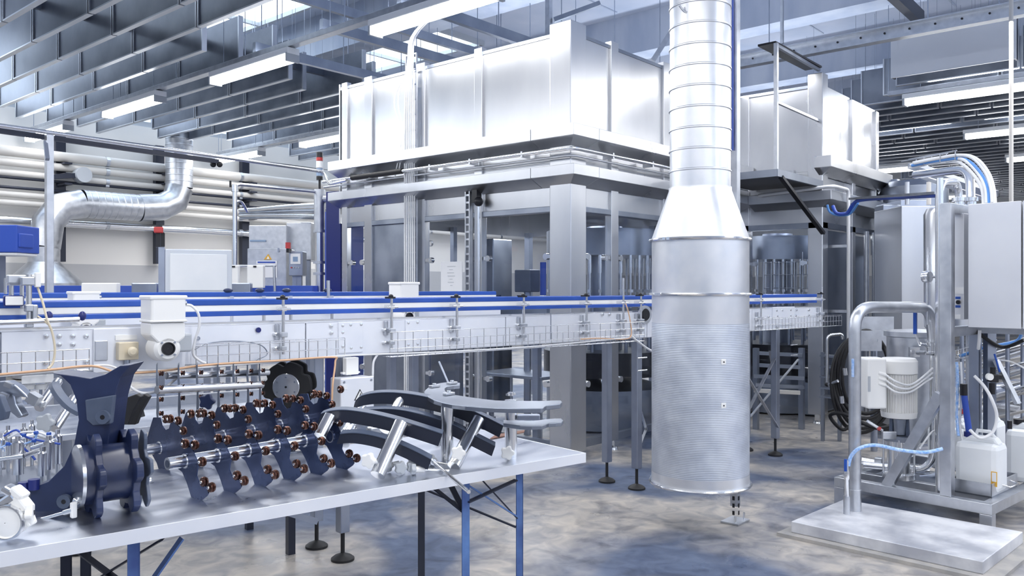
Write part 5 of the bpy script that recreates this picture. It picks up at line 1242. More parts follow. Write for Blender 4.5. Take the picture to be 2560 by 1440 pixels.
star(P(1269, 1131, 3.13), -VD, .024, .02, 'star_grip', 'whitep', hz)
for px, py in ((1122, 988), (1086, 969), (1130, 961)):
    c = G(px, py, Z1); MB().box(c + V((0, 0, .006)), (.05, .02, .010)).cyl(c, c + V((0, 0, .018)), .009, 8).build('top_clamp', M['galv'], hz, bevel=.002)
q = G(1130, 1150, TZ) ; q2 = G(1118, 1000, Z1); MB().cyl((q2.x, q2.y, TZ), (q2.x, q2.y, Z1 - .016), .0235, 20).build('tube', M['steel_bright'], hz)
MB().bar(P(1293, 1043, 3.2), P(1350, 1043, 3.2), .03, .022).build('clip_plate', M['leg'], hz, bevel=.004)
MB().cyl(P(1133, 985, 3.6), P(1098, 905, 3.9), .005, 6).build('thin_rod', M['leg'], hz)
# small clamps on the table
for i, (px, py, lb) in enumerate(((1108, 1108, 'small steel clamp on the table between the two curved racks'), (935, 1085, 'small steel clamp under the front curved strips'))):
    c = tp(px, py); t = thing('small_clamp', c, lb, 'clamp'); MB().box(c + V((0, 0, .015)), (.06, .035, .03)).build('block', M['galv'], t, bevel=.004); MB().cyl(c + V((-.04, 0, .03)), c + V((.04, .01, .03)), .007, 8).build('pin', M['steel_bright'], t)
# brown board piece
tag(MB().prism([G(x, y, TZ + .002) for x, y in ((1225, 1098), (1310, 1082), (1312, 1077), (1240, 1088))], V((0, 0, .004))).build('board_offcut', M['wood']), 'brown hardboard offcut lying by the upright tube', 'board')
# star knobs pile
for i, (px, py, ax_, lb) in enumerate(((974, 1180, (-1, 0), 'leftmost'), (1000, 1186, (0, 1), 'second from left'), (1030, 1183, (0, 1), 'third from left'))):
    c = tp(px, py) + V((0, 0, .026)); t = thing('clamping_screw', c, 'white star knob in the little heap at the table edge, ' + lb, 'knob', 'star knobs at the table edge')
    d = (-VD * .9 + VR * (-.5 if i == 0 else .35)).normalized(); star(c, d, .021, .022, 'grip', 'grey', t, 5); MB().cyl(c, c - d * .05, .006, 10).build('stem', M['steel_bright'], t)
def pin(p0, p1, lab, kn=True):
    t = thing('clamping_lever', (p0 + p1) / 2, lab, 'bolt', 'loose bolts at the table edge'); MB().cyl(p0, p1, .005, 10).build('rod', M['steel_bright'], t)
    d = (p1 - p0).normalized(); MB().cyl(p0 - d * .02, p0 + d * .012, .012, 10).build('head', M['whitep'], t)
    if kn: star(p0 - d * .02, -d, .017, .016, 'grip', 'grey', t)
h_ = V((0, 0, .018))
pin(tp(1045, 1160) + h_, tp(1150, 1172) + V((0, 0, .006)), 'thin bolt lying highest of the loose bolts')
pin(tp(1052, 1186) + h_, tp(1122, 1180) + V((0, 0, .006)), 'short bolt lying beside the white star knobs')
p0 = tp(1078, 1164) + V((0, 0, .02)); p1 = P(1172, 1230, 2.66)
t = thing('long_pin', p0, 'long steel pin poking out over the front edge of the table', 'bolt')
MB().cyl(p0, p1, .0065, 10).build('rod', M['steel_bright'], t); star(p0 - (p1 - p0).normalized() * .01, (p1 - p0), .02, .016, 'grip', 'grey', t); MB().cyl(p0, p0 + (p1 - p0).normalized() * .03, .012, 8).build('collar', M['steel_bright'], t)
# chrome pneumatic fixture at left
fxx = thing('pneumatic_fixture', tp(60, 1190), 'chrome pneumatic fixture of small cylinders and blue air lines at the left edge', 'fixture')
base = tp(60, 1205)
for k, (px, py, d, r_, h_) in enumerate(((45, 1130, 2.62, .017, .10), (20, 1100, 2.75, .012, .09), (105, 1150, 2.6, .012, .07), (122, 1125, 2.62, .016, .085), (144, 1110, 2.72, .014, .09), (80, 1080, 2.85, .010, .07), (0, 1120, 2.7, .014, .09), (60, 1085, 2.9, .012, .06))):
    p = P(px, py, d); MB().lathe((p.x, p.y, p.z - h_ * .7), [(.001, 0), (r_, 0), (r_, h_), (r_ * .5, h_ + .006), (r_ * .5, h_ + .02), (.001, h_ + .02)], 16).build('cylinder', M['steel_bright'], fxx)
    MB().cyl((p.x, p.y, TZ + .002), (p.x, p.y, p.z - h_ * .6), .006, 8).build('stud', M['galv'], fxx)
MB().prism([G(x, y, TZ + .035) for x, y in ((-60, 1190), (150, 1160), (160, 1180), (90, 1230), (-60, 1250))], V((0, 0, .008))).build('base_plate', M['steel_dark'], fxx)
for a, b in (((-20, 1110, 2.75), (90, 1085, 2.85)), ((90, 1085, 2.85), (150, 1105, 2.75)), ((-20, 1150, 2.6), (60, 1140, 2.6)), ((60, 1140, 2.6), (118, 1120, 2.65)), ((10, 1135, 2.65), (10, 1090, 2.8)), ((80, 1120, 2.7), (140, 1100, 2.7))):
    MB().cyl(P(*a), P(*b), .008, 10).build('connecting_bar', M['steel_bright'], fxx)
for pts, m in ((((20, 1095), (50, 1082), (90, 1080), (120, 1090), (128, 1105)), 'cable'), (((0, 1120), (25, 1110), (50, 1112), (85, 1100), (92, 1082)), 'bluehose'), (((50, 1112), (70, 1130), (85, 1145), (88, 1150)), 'blue_mid'), (((10, 1090), (40, 1075), (60, 1090), (92, 1100), (150, 1110)), 'blue_mid')):
    MB().tube(curve([P(x, y, 2.68) for x, y in pts], 5), .0035, 6).build('air_line', M[m], fxx)
for px, py in ((20, 1110), (48, 1108), (90, 1082), (60, 1088), (85, 1102), (122, 1085)):
    MB().cyl(P(px - 4, py, 2.67), P(px + 4, py, 2.67), .006, 8).build('push_fitting', M['blue'], fxx)
for k, (px, py) in enumerate(((60, 1205), (85, 1198))): c = P(px, py, 2.42); MB().cyl(c, c - V((0, 0, .03)), .016, 14).build('rubber_buffer', M['blue_deep'], fxx)
# chrome tube clamps nearer, bottom left
cl = thing('tube_clamp_cluster', tp(20, 1320), 'heap of bright chrome tube clamps at the bottom left table corner', 'clamp')
c = P(12, 1308, 2.12); MB().lathe(c, [(.001, 0), (.026, 0), (.036, .004), (.040, -.0), (.040, .05), (.001, .05)], 28, VD).build('round_clamp', M['whitep'], cl)
MB().lathe(c, [(.041, -.002), (.045, -.002), (.045, .012), (.041, .012)], 28, VD, closed=True).build('clamp_ring', M['steel_bright'], cl)
for px, py, an, w_, h_ in ((40, 1275, .5, .07, .04), (55, 1258, .9, .05, .03), (25, 1250, -.6, .05, .028), (60, 1290, 1.2, .06, .035), (10, 1270, 0, .05, .04), (48, 1232, .7, .04, .022), (28, 1226, .5, .035, .02)):
    p = P(px, py, 2.16); R = Matrix(((VR.x, VD.x, 0), (VR.y, VD.y, 0), (0, 0, 1))) @ Matrix.Rotation(an, 3, 'Y')
    MB().box(p, (w_, .04, h_), R).build('clamp_block', M['whitep'] if an > .6 else M['steel_bright'], cl, bevel=.006)
star(P(84, 1283, 2.16), -VD * .4 - VR, .026, .018, 'star_grip', 'whitep', cl); MB().cyl(P(60, 1280, 2.16), P(84, 1283, 2.16), .008, 10).build('grip_stem', M['steel_bright'], cl)
# ------------------------------------------------------------------ steel plinth with the bent pipe
PL = [G(1978, 1303, .085), G(2458, 1404, .085)]
u0 = PL[0]; e_ = (V((PL[1].x - u0.x, PL[1].y - u0.y, 0))); FP_ = Frame((u0.x, u0.y, 0), math.atan2(e_.y, e_.x)); LW = e_.length
FP_.n = -FP_.n if FP_.n.dot(VD) < 0 else FP_.n
pd = tag(MB().fb(FP_, -.06, LW + .08, -.06, .82, 0, .02).build('concrete_pad', M['pad']), 'thin rough concrete pad under the flat steel plinth', 'pad')
M['stained'] = mat('stained steel plinth', (.82, .83, .86), .42, .45, noise=(4.5, (.46, .48, .54), .12))
pl = thing('steel_plinth', FP_(LW / 2, .3, .02), 'flat stained steel plinth on the floor at bottom right with pipes standing on it', 'plinth')
MB().fb(FP_, 0, LW, 0, .72, .02, .085).build('box', M['stained'], pl, bevel=.004)
# bent pipe
bp = G(2137, 1276, .085); D1 = (bp - V((0, 0, EYE))).dot(VD); 
zz = lambda py, d: EYE + (720 - py) / FPX * d
pip = thing('bent_pipe', bp, 'thick bent steel pipe rising from the plinth and turning over to the valve', 'pipe')
vp_ = P(2330, 765, 5.55)
MB().tube(bends([bp, V((bp.x, bp.y, zz(768, D1))), P(2325, 768, 5.45), P(2334, 850, 5.5)], .15, 8), .036, 20).build('pipe', M['galv'], pip)
MB().lathe(bp, [(.0365, 0), (.038, 0), (.038, .13), (.0365, .132)], 20).build('lower_sleeve', M['galv'], pip)
MB().box(P(2132, 920, D1 - .04), (.012, .012, .11)).build('blue_tag', M['bluehose'], pip)
sb = G(2117, 1285, .085)
t = thing('stub_pipe', sb, 'short capped stub pipe with blue handled valve beside the thick pipe', 'valve')
d2 = (sb - V((0, 0, EYE))).dot(VD)
MB().cyl(sb, V((sb.x, sb.y, zz(1240, d2))), .020, 14).build('stub', M['galv'], t)
MB().lathe((sb.x, sb.y, 0), [(.014, zz(1240, d2)), (.012, zz(1200, d2)), (.018, zz(1195, d2)), (.018, zz(1180, d2)), (.011, zz(1170, d2)), (.011, zz(1150, d2))], 14).build('valve_body', M['steel_bright'], t)
MB().bar(P(2114, 1178, d2 - .02), P(2114, 1148, d2 - .02), .014).build('valve_handle', M['blue'], t)
t = tag(MB().tube(curve([P(2121, 1165, d2), P(2128, 1140, d2), P(2150, 1120, d2 - .02), P(2190, 1113, 5.0), P(2250, 1125, 5.0), P(2310, 1131, 4.98), P(2356, 1122, 4.97)], 7), .011, 10).build('blue_hose', M['bluehose']), 'light blue spiral hose arching from the stub valve to the tall frame post', 'hose')

# ------------------------------------------------------------------ pump skid
SZ = .18
q0 = G(2085, 1192, SZ); q1 = G(2480, 1262, SZ); e_ = V((q1.x - q0.x, q1.y - q0.y, 0)); FS = Frame((q0.x, q0.y, 0), math.atan2(e_.y, e_.x)); LS = e_.length
sk = thing('pump_skid', FS(LS / 2, .5, 0), 'low square tube skid frame with tall post and slanting brace on the right', 'frame')
def sbeam(a0, a1, b0, b1, z0=SZ - .065, z1=SZ, name='beam'): MB().fb(FS, a0, a1, b0, b1, z0, z1).build(name, M['galv'], sk, bevel=.003)
WS = 1.15
sbeam(0, LS, 0, .065); sbeam(0, LS, WS, WS + .065); sbeam(0, .065, .066, WS - .001); sbeam(LS - .065, LS, .066, WS - .001); sbeam(.066, LS - .066, .25, .31); sbeam(.066, LS - .066, .62, .68)
for a in (.0, LS - .07):
    for b in (0, WS): MB().fb(FS, a, a + .07, b, b + .065, 0, SZ - .065).build('foot', M['galv'], sk, bevel=.003)
MB().fb(FS, .1, LS - .1, .32, .60, SZ - .03, SZ - .02).build('drip_tray', M['steel_dark'], sk)
def spx(px, b): return FS.inv(onP(px, 900, FS(0, b, 0), FS.n))[0]
pa = spx(2368, .03); dpost = (FS(pa, .03, 0)).dot(VD)
ZT = zz(508, dpost)
MB().fb(FS, pa - .033, pa + .033, -.002, .064, SZ, ZT).build('tall_post', M['galv'], sk, bevel=.004)
MB().bar(onP(2352, 985, FS(0, .03, 0), FS.n), onP(2218, 1215, FS(0, .03, 0), FS.n), .05, .062).build('diagonal_brace', M['galv'], sk)
MB().fb(FS, pa - .03, pa + .03, .064, .50, ZT - .06, ZT).build('top_rail', M['galv'], sk, bevel=.003)
MB().fb(FS, pa - .03, pa + .03, .064, .50, zz(830, dpost) - .03, zz(830, dpost) + .03).build('lower_rail', M['galv'], sk, bevel=.003)
MB().fb(FS, pa - .03, pa + .03, .46, .52, SZ, ZT).build('rear_post', M['leg'], sk, bevel=.003)
MB().fb(FS, pa - .03, LS + .05, .44, .48, zz(830, dpost) - .02, zz(830, dpost) + .03).build('cabinet_rail', M['galv'], sk)
MB().cyl(onP(2350, 1240, FS(0, .12, 0), FS.n), onP(2350, 445, FS(0, .12, 0), FS.n), .020, 14).build('slim_riser', M['steel_bright'], sk)
# control cabinet
ca_ = onP(2420, 820, FS(0, .12, 0), FS.n); cb2 = onP(2552, 820, FS(0, .12, 0), FS.n); a0, a1 = FS.inv(ca_)[0], FS.inv(cb2)[0]; dc = ca_.dot(VD)
cz0, cz1 = zz(818, dc), zz(511, dc)
cc = thing('control_cabinet', FS((a0 + a1) / 2, .2, cz0), 'large plain steel control cabinet carried on the skid frame at right', 'cabinet')
MB().fb(FS, a0, a1, .12, .14, cz0, cz1).build('door', M['steel_pale'], cc, bevel=.004)
MB().fb(FS, a0 + .01, a1 - .01, .145, .42, cz0 + .005, cz1 - .005).build('body', M['steel'], cc, bevel=.003)
MB().fb(FS, a1 + .006, a1 + .2, .13, .42, cz0, cz1).build('side_unit', M['steel_pale'], cc, bevel=.003)
n0, n1 = FS.inv(onP(2384, 700, FS(0, .18, 0), FS.n))[0], FS.inv(onP(2410, 700, FS(0, .18, 0), FS.n))[0]
nb_ = thing('slim_cabinet', FS((n0 + n1) / 2, .3, cz0), 'slim pale cabinet with small labels squeezed between post and large cabinet', 'cabinet')
MB().fb(FS, n0, n1, .18, .42, zz(800, dc), zz(530, dc)).build('body', M['steel_pale'], nb_, bevel=.003)
MB().fb(FS, n0 + .0, n1 - .0, .177, .18, zz(735, dc), zz(718, dc)).fb(FS, n0 + .005, n1 - .02, .177, .18, zz(798, dc), zz(788, dc)).build('label_plate', M['paper'], nb_)
MB().fb(FS, n0 + .012, n1 - .02, .175, .18, zz(748, dc), zz(742, dc)).fb(FS, n0 + .012, n1 - .02, .175, .18, zz(770, dc), zz(764, dc)).build('blue_mark', M['blue'], nb_)
MB().cyl(FS((n0 + n1) / 2, .165, zz(756, dc)), FS((n0 + n1) / 2, .178, zz(756, dc)), .013, 14).build('switch_knob', M['black'], nb_)
# tank behind the post
tk = P(2372, 700, 5.75)
t = thing('steel_tank', (tk.x, tk.y, zz(830, 5.75)), 'upright brushed steel tank partly hidden behind the tall post', 'tank')
MB().lathe((tk.x, tk.y, 0), [(.001, zz(832, 5.6)), (.13, zz(830, 5.6)), (.155, zz(820, 5.6)), (.158, zz(530, 5.6)), (.14, zz(516, 5.6)), (.001, zz(508, 5.6))], 36).build('shell', M['steel'], t)
for k in range(3):
    an = 1 + k * 2.09; MB().cyl((tk.x + .12 * math.cos(an), tk.y + .12 * math.sin(an), SZ), (tk.x + .12 * math.cos(an), tk.y + .12 * math.sin(an), zz(826, 5.6)), .015, 10).build('leg', M['galv'], t)
g = P(2318, 692, 5.4); t2_ = thing('pressure_gauge', g, 'round steel pressure gauge at the left side of the upright tank', 'gauge')
MB().lathe(g, [(.001, -.02), (.034, -.02), (.038, -.012), (.038, .02), (.001, .02)], 24, (VD - VR * .5).normalized()).build('case', M['steel_bright'], t2_); MB().cyl(g, P(2318, 812, 5.4), .008, 8).build('stem', M['galv'], t2_); MB().cyl(g + VR * .03, P(2345, 693, 5.4), .008, 8).build('side_tube', M['steel_bright'], t2_)
# pipes rising above the cabinets
def hose(name, pts, r_, m, label, cat='pipe', k=6, n=10): return tag(MB().tube(curve(pts, k), r_, n).build(name, M[m]), label, cat)
t = tag(MB().tube(bends([P(2348, 1235, 5.35), P(2348, 455, 5.35), P(2395, 455, 5.6), P(2398, 520, 5.6)], .12, 8), .024, 16).build('hooked_pipe', M['steel_bright']), 'tall slim pipe hooking over above the cabinets like a walking stick', 'pipe')
t = tag(MB().tube(bends([P(2288, 437, 6.3), P(2425, 422, 5.75), P(2427, 530, 5.6)], .13, 8), .030, 16).build('elbow_pipe', M['steel_bright']), 'fatter pipe with an elbow descending onto the big cabinet', 'pipe')
for i, px in enumerate((2398, 2427)):
    p = P(px, 500, 5.6); t = thing('pipe_union', p, ('left' if i == 0 else 'right') + ' union nut above the big cabinet', 'fitting', 'union nuts')
    MB().lathe(p, [(.03, .02), (.048, .015), (.048, -.01), (.035, -.012), (.035, -.03), (.048, -.032), (.048, -.05), (.001, -.052)], 12).build('nut', M['steel_bright'], t)
ct_ = thing('cable_arch', P(2400, 400, 5.7), 'arch of bundled blue and white cables in a wire tray over the cabinets', 'cables')
for k in range(5):
    o2_ = VD * .02 * k + V((0, 0, .012 * (k % 2))); s = 1 - .035 * (k - 2)
    pts = [P(2286, 408 + 2 * k, 6.2), P(2340, 397 + 2 * k, 6.05), P(2400, 388 + 3 * k, 5.85), P(2440 - 4 * k, 396 + 3 * k, 5.7), P(2470 - 4 * k, 430 + 2 * k, 5.6), P(2484 - 3 * k, 470, 5.5), P(2488 - 3 * k, 512, 5.4)]
    MB().tube(curve([p + o2_ for p in pts], 6), .011, 8).build('cable', M['bluecable'] if k == 2 else M['cable'], ct_)
m = MB()
for off in (0, .12): m.tube([P(2272, 398, 6.3) + VD * off, P(2392, 376, 5.85) + VD * off], .004, 6)
for px, py, d in ((2310, 391, 6.15), (2350, 384, 6.0), (2388, 378, 5.87)): m.tube([P(px, py, d), P(px, py + 22, d), P(px, py + 22, d) + VD * .12, P(px, py, d) + VD * .12], .004, 6)
m.build('wire_tray', M['galv'], ct_)
t = thing('sloping_cable_tray', P(2420, 450, 6.8), 'dark perforated cable tray sloping down behind the bent pipes', 'cable tray')
MB().bar(P(2285, 415, 7.6), P(2478, 484, 6.6), .12, .05).build('tray', M['steel_dark'], t)
t = thing('sloping_rail', P(2400, 470, 6.8), 'pale angle rail sloping down to the right behind the unions', 'rail')
MB().bar(P(2300, 440, 7.6), P(2475, 502, 6.6), .03).build('bar', M['galv'], t)
t = thing('cable_channel', P(2250, 485, 6.6), 'long thin channel with a blue cable leading from the second enclosure to the slim riser', 'cable tray')
MB().bar(P(2128, 497, 8.2), P(2345, 482, 5.9), .05, .02).build('channel', M['galv'], t)
MB().tube(curve([P(2082, 515, 8.3), P(2092, 533, 8.25), P(2118, 532, 8.2), P(2135, 508, 8.1), P(2160, 499, 7.8), P(2250, 493, 6.9), P(2345, 488, 5.9)], 6), .018, 8).build('blue_cable', M['blue_mid'], t)
MB().tube(curve([P(2068, 512, 8.3), P(2075, 530, 8.3), P(2098, 538, 8.25), P(2125, 534, 8.2), P(2145, 508, 8.0)], 6), .012, 8).build('blue_cable', M['bluecable'], t)
# tall machine cabinets behind
def tall(px0, px1, py0, d, label, m, dep=.6, yo=0):
    a = P(px0, 720, d); b = P(px1, 720, d); F = Frame(((a.x + b.x) / 2, (a.y + b.y) / 2, 0), math.atan2((b - a).y, (b - a).x)); w_ = (b - a).length
    t = thing('tall_cabinet', F(0, dep / 2, 0), label, 'cabinet')
    MB().fb(F, -w_ / 2, w_ / 2, 0, dep, .10, zz(py0, d)).build('body', M[m], t, bevel=.005)
    MB().fb(F, -w_ / 2 + .02, w_ / 2 - .02, .02, dep - .02, 0, .10).build('plinth', M['black'], t)
    return t, F, w_
t, F, w_ = tall(2208, 2252, 512, 8.3, 'shaded side of the tall pale cabinet right of the second enclosure', 'steel_dark', dep=.2)  # side face of the pale cabinet as its own box, shade in the colour
MB().fb(F, .05, .056, -.004, 0, .12, zz(520, 8.3)).build('seam', M['leg'], t); MB().fb(F, .03, .07, -.012, 0, zz(608, 8.3), zz(596, 8.3)).build('handle', M['black'], t)
t, F, w_ = tall(2254, 2345, 515, 7.9, 'tall pale steel cabinet between its shaded side and the tank', 'steel')
t, F, w_ = tall(2252, 2325, 500, 8.9, 'dark capped cabinet top showing over the pale tall cabinet', 'leg')
for i, px in enumerate((2268, 2322)): tag(MB().cyl(P(px, 512, 8.2), P(px, 455, 8.2), .022, 10).build('vent_pipe', M['galv'] if i == 0 else M['cream']), ('galvanised' if i == 0 else 'cream coloured') + ' pipe standing up behind the tall cabinets', 'pipe')
t = thing('film_wrapped_drum', P(2232, 480, 9.0), 'glossy bluish film wrapped drum on top of the far machinery', 'drum')
p = P(2232, 480, 10.2); MB().lathe((p.x, p.y, 0), [(.001, .0), (.2, .0), (.2, zz(510, 10.2)), (.14, zz(470, 10.2)), (.08, zz(450, 10.2)), (.001, zz(448, 10.2))], 20).build('body', M['steel_dark'], t)
t = thing('far_tank', P(2290, 480, 9.6), 'dark rounded tank behind the tall cabinets', 'tank')
p = P(2288, 480, 10); MB().lathe((p.x, p.y, 0), [(.001, 0), (.36, 0), (.36, zz(470, 10)), (.3, zz(455, 10)), (.001, zz(448, 10))], 24).build('shell', M['steel_dark'], t)
tag(MB().cyl(P(2528, 505, 7.5), V((P(2528, 505, 7.5).x, P(2528, 505, 7.5).y, SLAB - .6)), .018, 10).build('hanging_rod', M['cream']), 'pale vertical rod hanging at the right edge before the dark baffles', 'rod')
# valve and lower pipework
vb = P(2330, 905, 5.45)
vv = thing('ball_valve', P(2330, 855, 5.5), 'flanged steel ball valve with blue lever under the bent pipe', 'valve')
c = P(2332, 868, 5.5)
MB().lathe(c, [(.001, .062), (.03, .06), (.03, .04), (.05, .038), (.05, .028), (.036, .026), (.036, -.026), (.05, -.028), (.05, -.04), (.03, -.042), (.001, -.062)], 20).build('body', M['steel_bright'], vv)
for k in range(4):
    an = k * math.pi / 2 + .6; MB().cyl(c + V((.043 * math.cos(an), .043 * math.sin(an), -.05)), c + V((.043 * math.cos(an), .043 * math.sin(an), .05)), .006, 8).build('tie_bolt', M['steel_bright'], vv)
MB().cyl(c, P(2300, 860, 5.45), .012, 10).build('stem', M['steel_bright'], vv)
MB().tube(curve([P(2300, 862, 5.44), P(2294, 848, 5.44), P(2288, 832, 5.44)], 4), .007, 8).build('lever', M['steel_bright'], vv); MB().bar(P(2288, 835, 5.43), P(2288, 782, 5.43), .02).build('lever_grip', M['blue'], vv)
t = tag(MB().tube(bends([P(2334, 888, 5.5), P(2334, 1180, 5.5), P(2160, 1162, 5.75)], .15, 8), .024, 16).build('return_pipe', M['steel_bright']), 'pipe running down from the ball valve and bending back along the skid', 'pipe')
t = tag(MB().tube(bends([P(2350, 905, 5.65), P(2350, 1190, 5.65), P(2300, 1195, 5.7)], .1, 6), .02, 12).build('rear_pipe', M['leg']), 'darker pipe directly behind the return pipe', 'pipe')
t = thing('lower_pipe_run', P(2200, 1158, 5.8), 'short polished pipe with clamp fittings at the foot of the pump', 'pipe')
MB().cyl(P(2155, 1152, 5.85), P(2190, 1158, 5.8), .024, 14).build('pipe', M['steel_bright'], t); MB().box(P(2198, 1154, 5.75), (.06, .05, .06)).build('clamp', M['galv'], t, bevel=.006); MB().box(P(2284, 1170, 5.65), (.07, .05, .05)).cyl(P(2290, 1176, 5.6), P(2322, 1178, 5.6), .02, 12).build('fitting', M['steel_bright'], t, bevel=.004)
# pump with motor
mc = P(2247, 960, 5.55); PB = 5.55
pm = thing('pump', (mc.x, mc.y, SZ), 'vertical pump with white finned motor and terminal box behind the thick pipe', 'pump')
w2 = .114
MB().lathe((mc.x, mc.y, 0), [(.001, zz(893, PB)), (w2 * .9, zz(895, PB)), (w2 * 1.02, zz(902, PB)), (w2 * 1.02, zz(932, PB)), (.001, zz(932, PB))], 36).build('fan_cowl', M['whitep'], pm)
m = MB(); m.lathe((mc.x, mc.y, 0), [(.001, zz(932, PB)), (w2 * .84, zz(932, PB)), (w2 * .84, zz(1032, PB)), (.001, zz(1032, PB))], 36)
for k in range(40):
    an = 2 * math.pi * k / 40; R = Matrix.Rotation(an, 3, 'Z'); m.box(V((mc.x, mc.y, zz(982, PB))) + R @ V((w2 * .9, 0, 0)), (w2 * .18, .003, zz(935, PB) - zz(1030, PB)), R)
m.build('finned_body', M['whitep'], pm)
MB().lathe((mc.x, mc.y, 0), [(.001, zz(1028, PB)), (w2, zz(1028, PB)), (w2 * .95, zz(1042, PB)), (.001, zz(1044, PB))], 36).build('end_shield', M['whitep'], pm)
MB().lathe((mc.x, mc.y, 0), [(.001, zz(1044, PB)), (w2 * .5, zz(1046, PB)), (w2 * .42, zz(1085, PB)), (.001, zz(1085, PB))], 24).build('lantern', M['steel_dark'], pm)
for an in (0.4, 2.5, 4.6): MB().bar(V((mc.x + .055 * math.cos(an), mc.y + .055 * math.sin(an), zz(1046, PB))), V((mc.x + .06 * math.cos(an), mc.y + .06 * math.sin(an), zz(1088, PB))), .02).build('lantern_rib', M['navyedge'], pm)
MB().lathe((mc.x - .0, mc.y, 0), [(.001, zz(1086, PB)), (w2 * .95, zz(1088, PB)), (w2 * .95, zz(1100, PB)), (.001, zz(1102, PB))], 6).build('pump_head', M['steel_dark'], pm)
MB().lathe((mc.x, mc.y, 0), [(.001, zz(1101, PB)), (w2 * .62, zz(1101, PB)), (w2 * .62, zz(1180, PB)), (w2 * .9, zz(1182, PB)), (w2 * .9, SZ + .004), (.001, SZ + .004)], 28).build('stage_casing', M['steel_bright'], pm)
for k in range(4):
    an = k * math.pi / 2 + .3; MB().cyl((mc.x + w2 * .82 * math.cos(an), mc.y + w2 * .82 * math.sin(an), SZ + .03), (mc.x + w2 * .82 * math.cos(an), mc.y + w2 * .82 * math.sin(an), zz(1095, PB)), .007, 8).build('tie_rod', M['steel_bright'], pm)
R = Matrix(((VR.x, VD.x, 0), (VR.y, VD.y, 0), (0, 0, 1)))
q = P(2181, 956, 5.5); MB().box(q, (.125, .15, .33), R).build('terminal_box', M['whitep'], pm, bevel=.012)
MB().box(P(2173, 960, 5.42), (.016, .004, .10), R).build('rating_plate', M['grey'], pm)
for k, py in enumerate((932, 945, 958)):
    MB().cyl(P(2196, py, 5.43), P(2214, py + 5, 5.42), .012, 10).build('cable_gland', M['whitep'], pm)
    MB().tube(curve([P(2212, py + 3, 5.42), P(2240, py + 22, 5.38), P(2275, py + 30 - 4 * k, 5.4), P(2310, py + 8 - 4 * k, 5.45), P(2340, py - 20, 5.5)], 6), .007, 8).build('motor_cable', M['cable'], pm)
MB().cyl(P(2168, 1052, 5.45), P(2206, 1076, 5.45), .010, 10).build('priming_tube', M['steel_bright'], pm); MB().cyl(P(2196, 1070, 5.44), P(2200, 1073, 5.44), .014, 10).build('red_ring', M['red'], pm)
MB().box(P(2222, 1088, 5.42), (.09, .03, .05), R).build('bolted_flange', M['galv'], pm, bevel=.004)
# round grey vessel behind
p = P(2290, 900, 6.3); t = thing('mixing_vessel', (p.x, p.y, 0), 'wide round grey vessel with rim behind the pump motor', 'vessel')
MB().lathe((p.x, p.y, 0), [(.001, .25), (.12, .3), (.205, zz(990, 6.3)), (.205, zz(842, 6.3)), (.225, zz(840, 6.3)), (.225, zz(828, 6.3)), (.20, zz(826, 6.3)), (.001, zz(822, 6.3))], 40).build('shell', M['galv'], t)
for k in range(3):
    an = .5 + k * 2.09; MB().cyl((p.x + .15 * math.cos(an), p.y + .15 * math.sin(an), 0), (p.x + .15 * math.cos(an), p.y + .15 * math.sin(an), .5), .018, 8).build('leg', M['galv'], t)
MB().box(P(2285, 880, 6.05), (.07, .03, .07), R).cyl(P(2295, 882, 6.0), P(2330, 882, 5.6), .017, 12).build('outlet', M['steel_bright'], t)
# black hose coil on a hanger
hc = P(2165, 930, 7.2); t = thing('hose_coil', hc, 'thick coil of black hose hanging behind the bent pipe', 'hose')
for k in range(5):
    pts = []
    for j in range(40):
        an = 2 * math.pi * j / 40; pts.append(hc + VR * ((.205 + .018 * k) * math.cos(an)) + V((0, 0, (.36 + .016 * k) * math.sin(an) - .03 * k)) + VD * (.03 * math.sin(an * 2 + k) + .02 * k))
    MB().tube(pts, .016, 8, closed=True).build('hose_turn', M['rubber'], t)
MB().tube(curve([hc + V((0, 0, -.42)) - VR * .1, hc + V((0, 0, -.5)) - VR * .2, P(2075, 1040, 7.2), P(2110, 1035, 7.1), P(2190, 1070, 6.9), P(2250, 1055, 6.9)], 6), .016, 8).build('trailing_end', M['rubber'], t)
for px, py in ((2112, 920), (2104, 990)): MB().cyl(P(px, py, 7.05), P(px + 2, py + 18, 7.05), .018, 10).build('hose_fitting', M['steel_bright'], t)
hp = thing('hose_hanger', P(2185, 850, 7.4), 'square steel backing plates behind the top of the black hose coil', 'bracket')
MB().box(P(2185, 830, 7.3), (.34, .02, .27), R).build('rear_plate', M['galv'], hp); MB().box(P(2175, 852, 7.0), (.19, .02, .17), R).build('front_plate', M['galv'], hp); MB().cyl(P(2185, 850, 7.3), P(2185, 850, 7.0), .03, 12).build('peg', M['leg'], hp)
MB().cyl((P(2185, 850, 7.4).x, P(2185, 850, 7.4).y, 0), P(2185, 850, 7.4), .03, 12).build('post', M['leg'], hp)
t = thing('hose_tap', P(2080, 850, 7.0), 'thin bent tap pipe with handle left of the hose coil', 'pipe')
MB().tube(bends([P(2068, 960, 7.3), P(2068, 838, 7.3), P(2105, 835, 7.3), P(2107, 848, 7.3)], .05), .013, 10).build('pipe', M['steel_bright'], t); MB().cyl(P(2068, 963, 7.3), P(2095, 952, 7.2), .014, 8).build('handle', M['galv'], t); MB().sph(P(2068, 961, 7.3), .022).build('black_nut', M['black'], t)
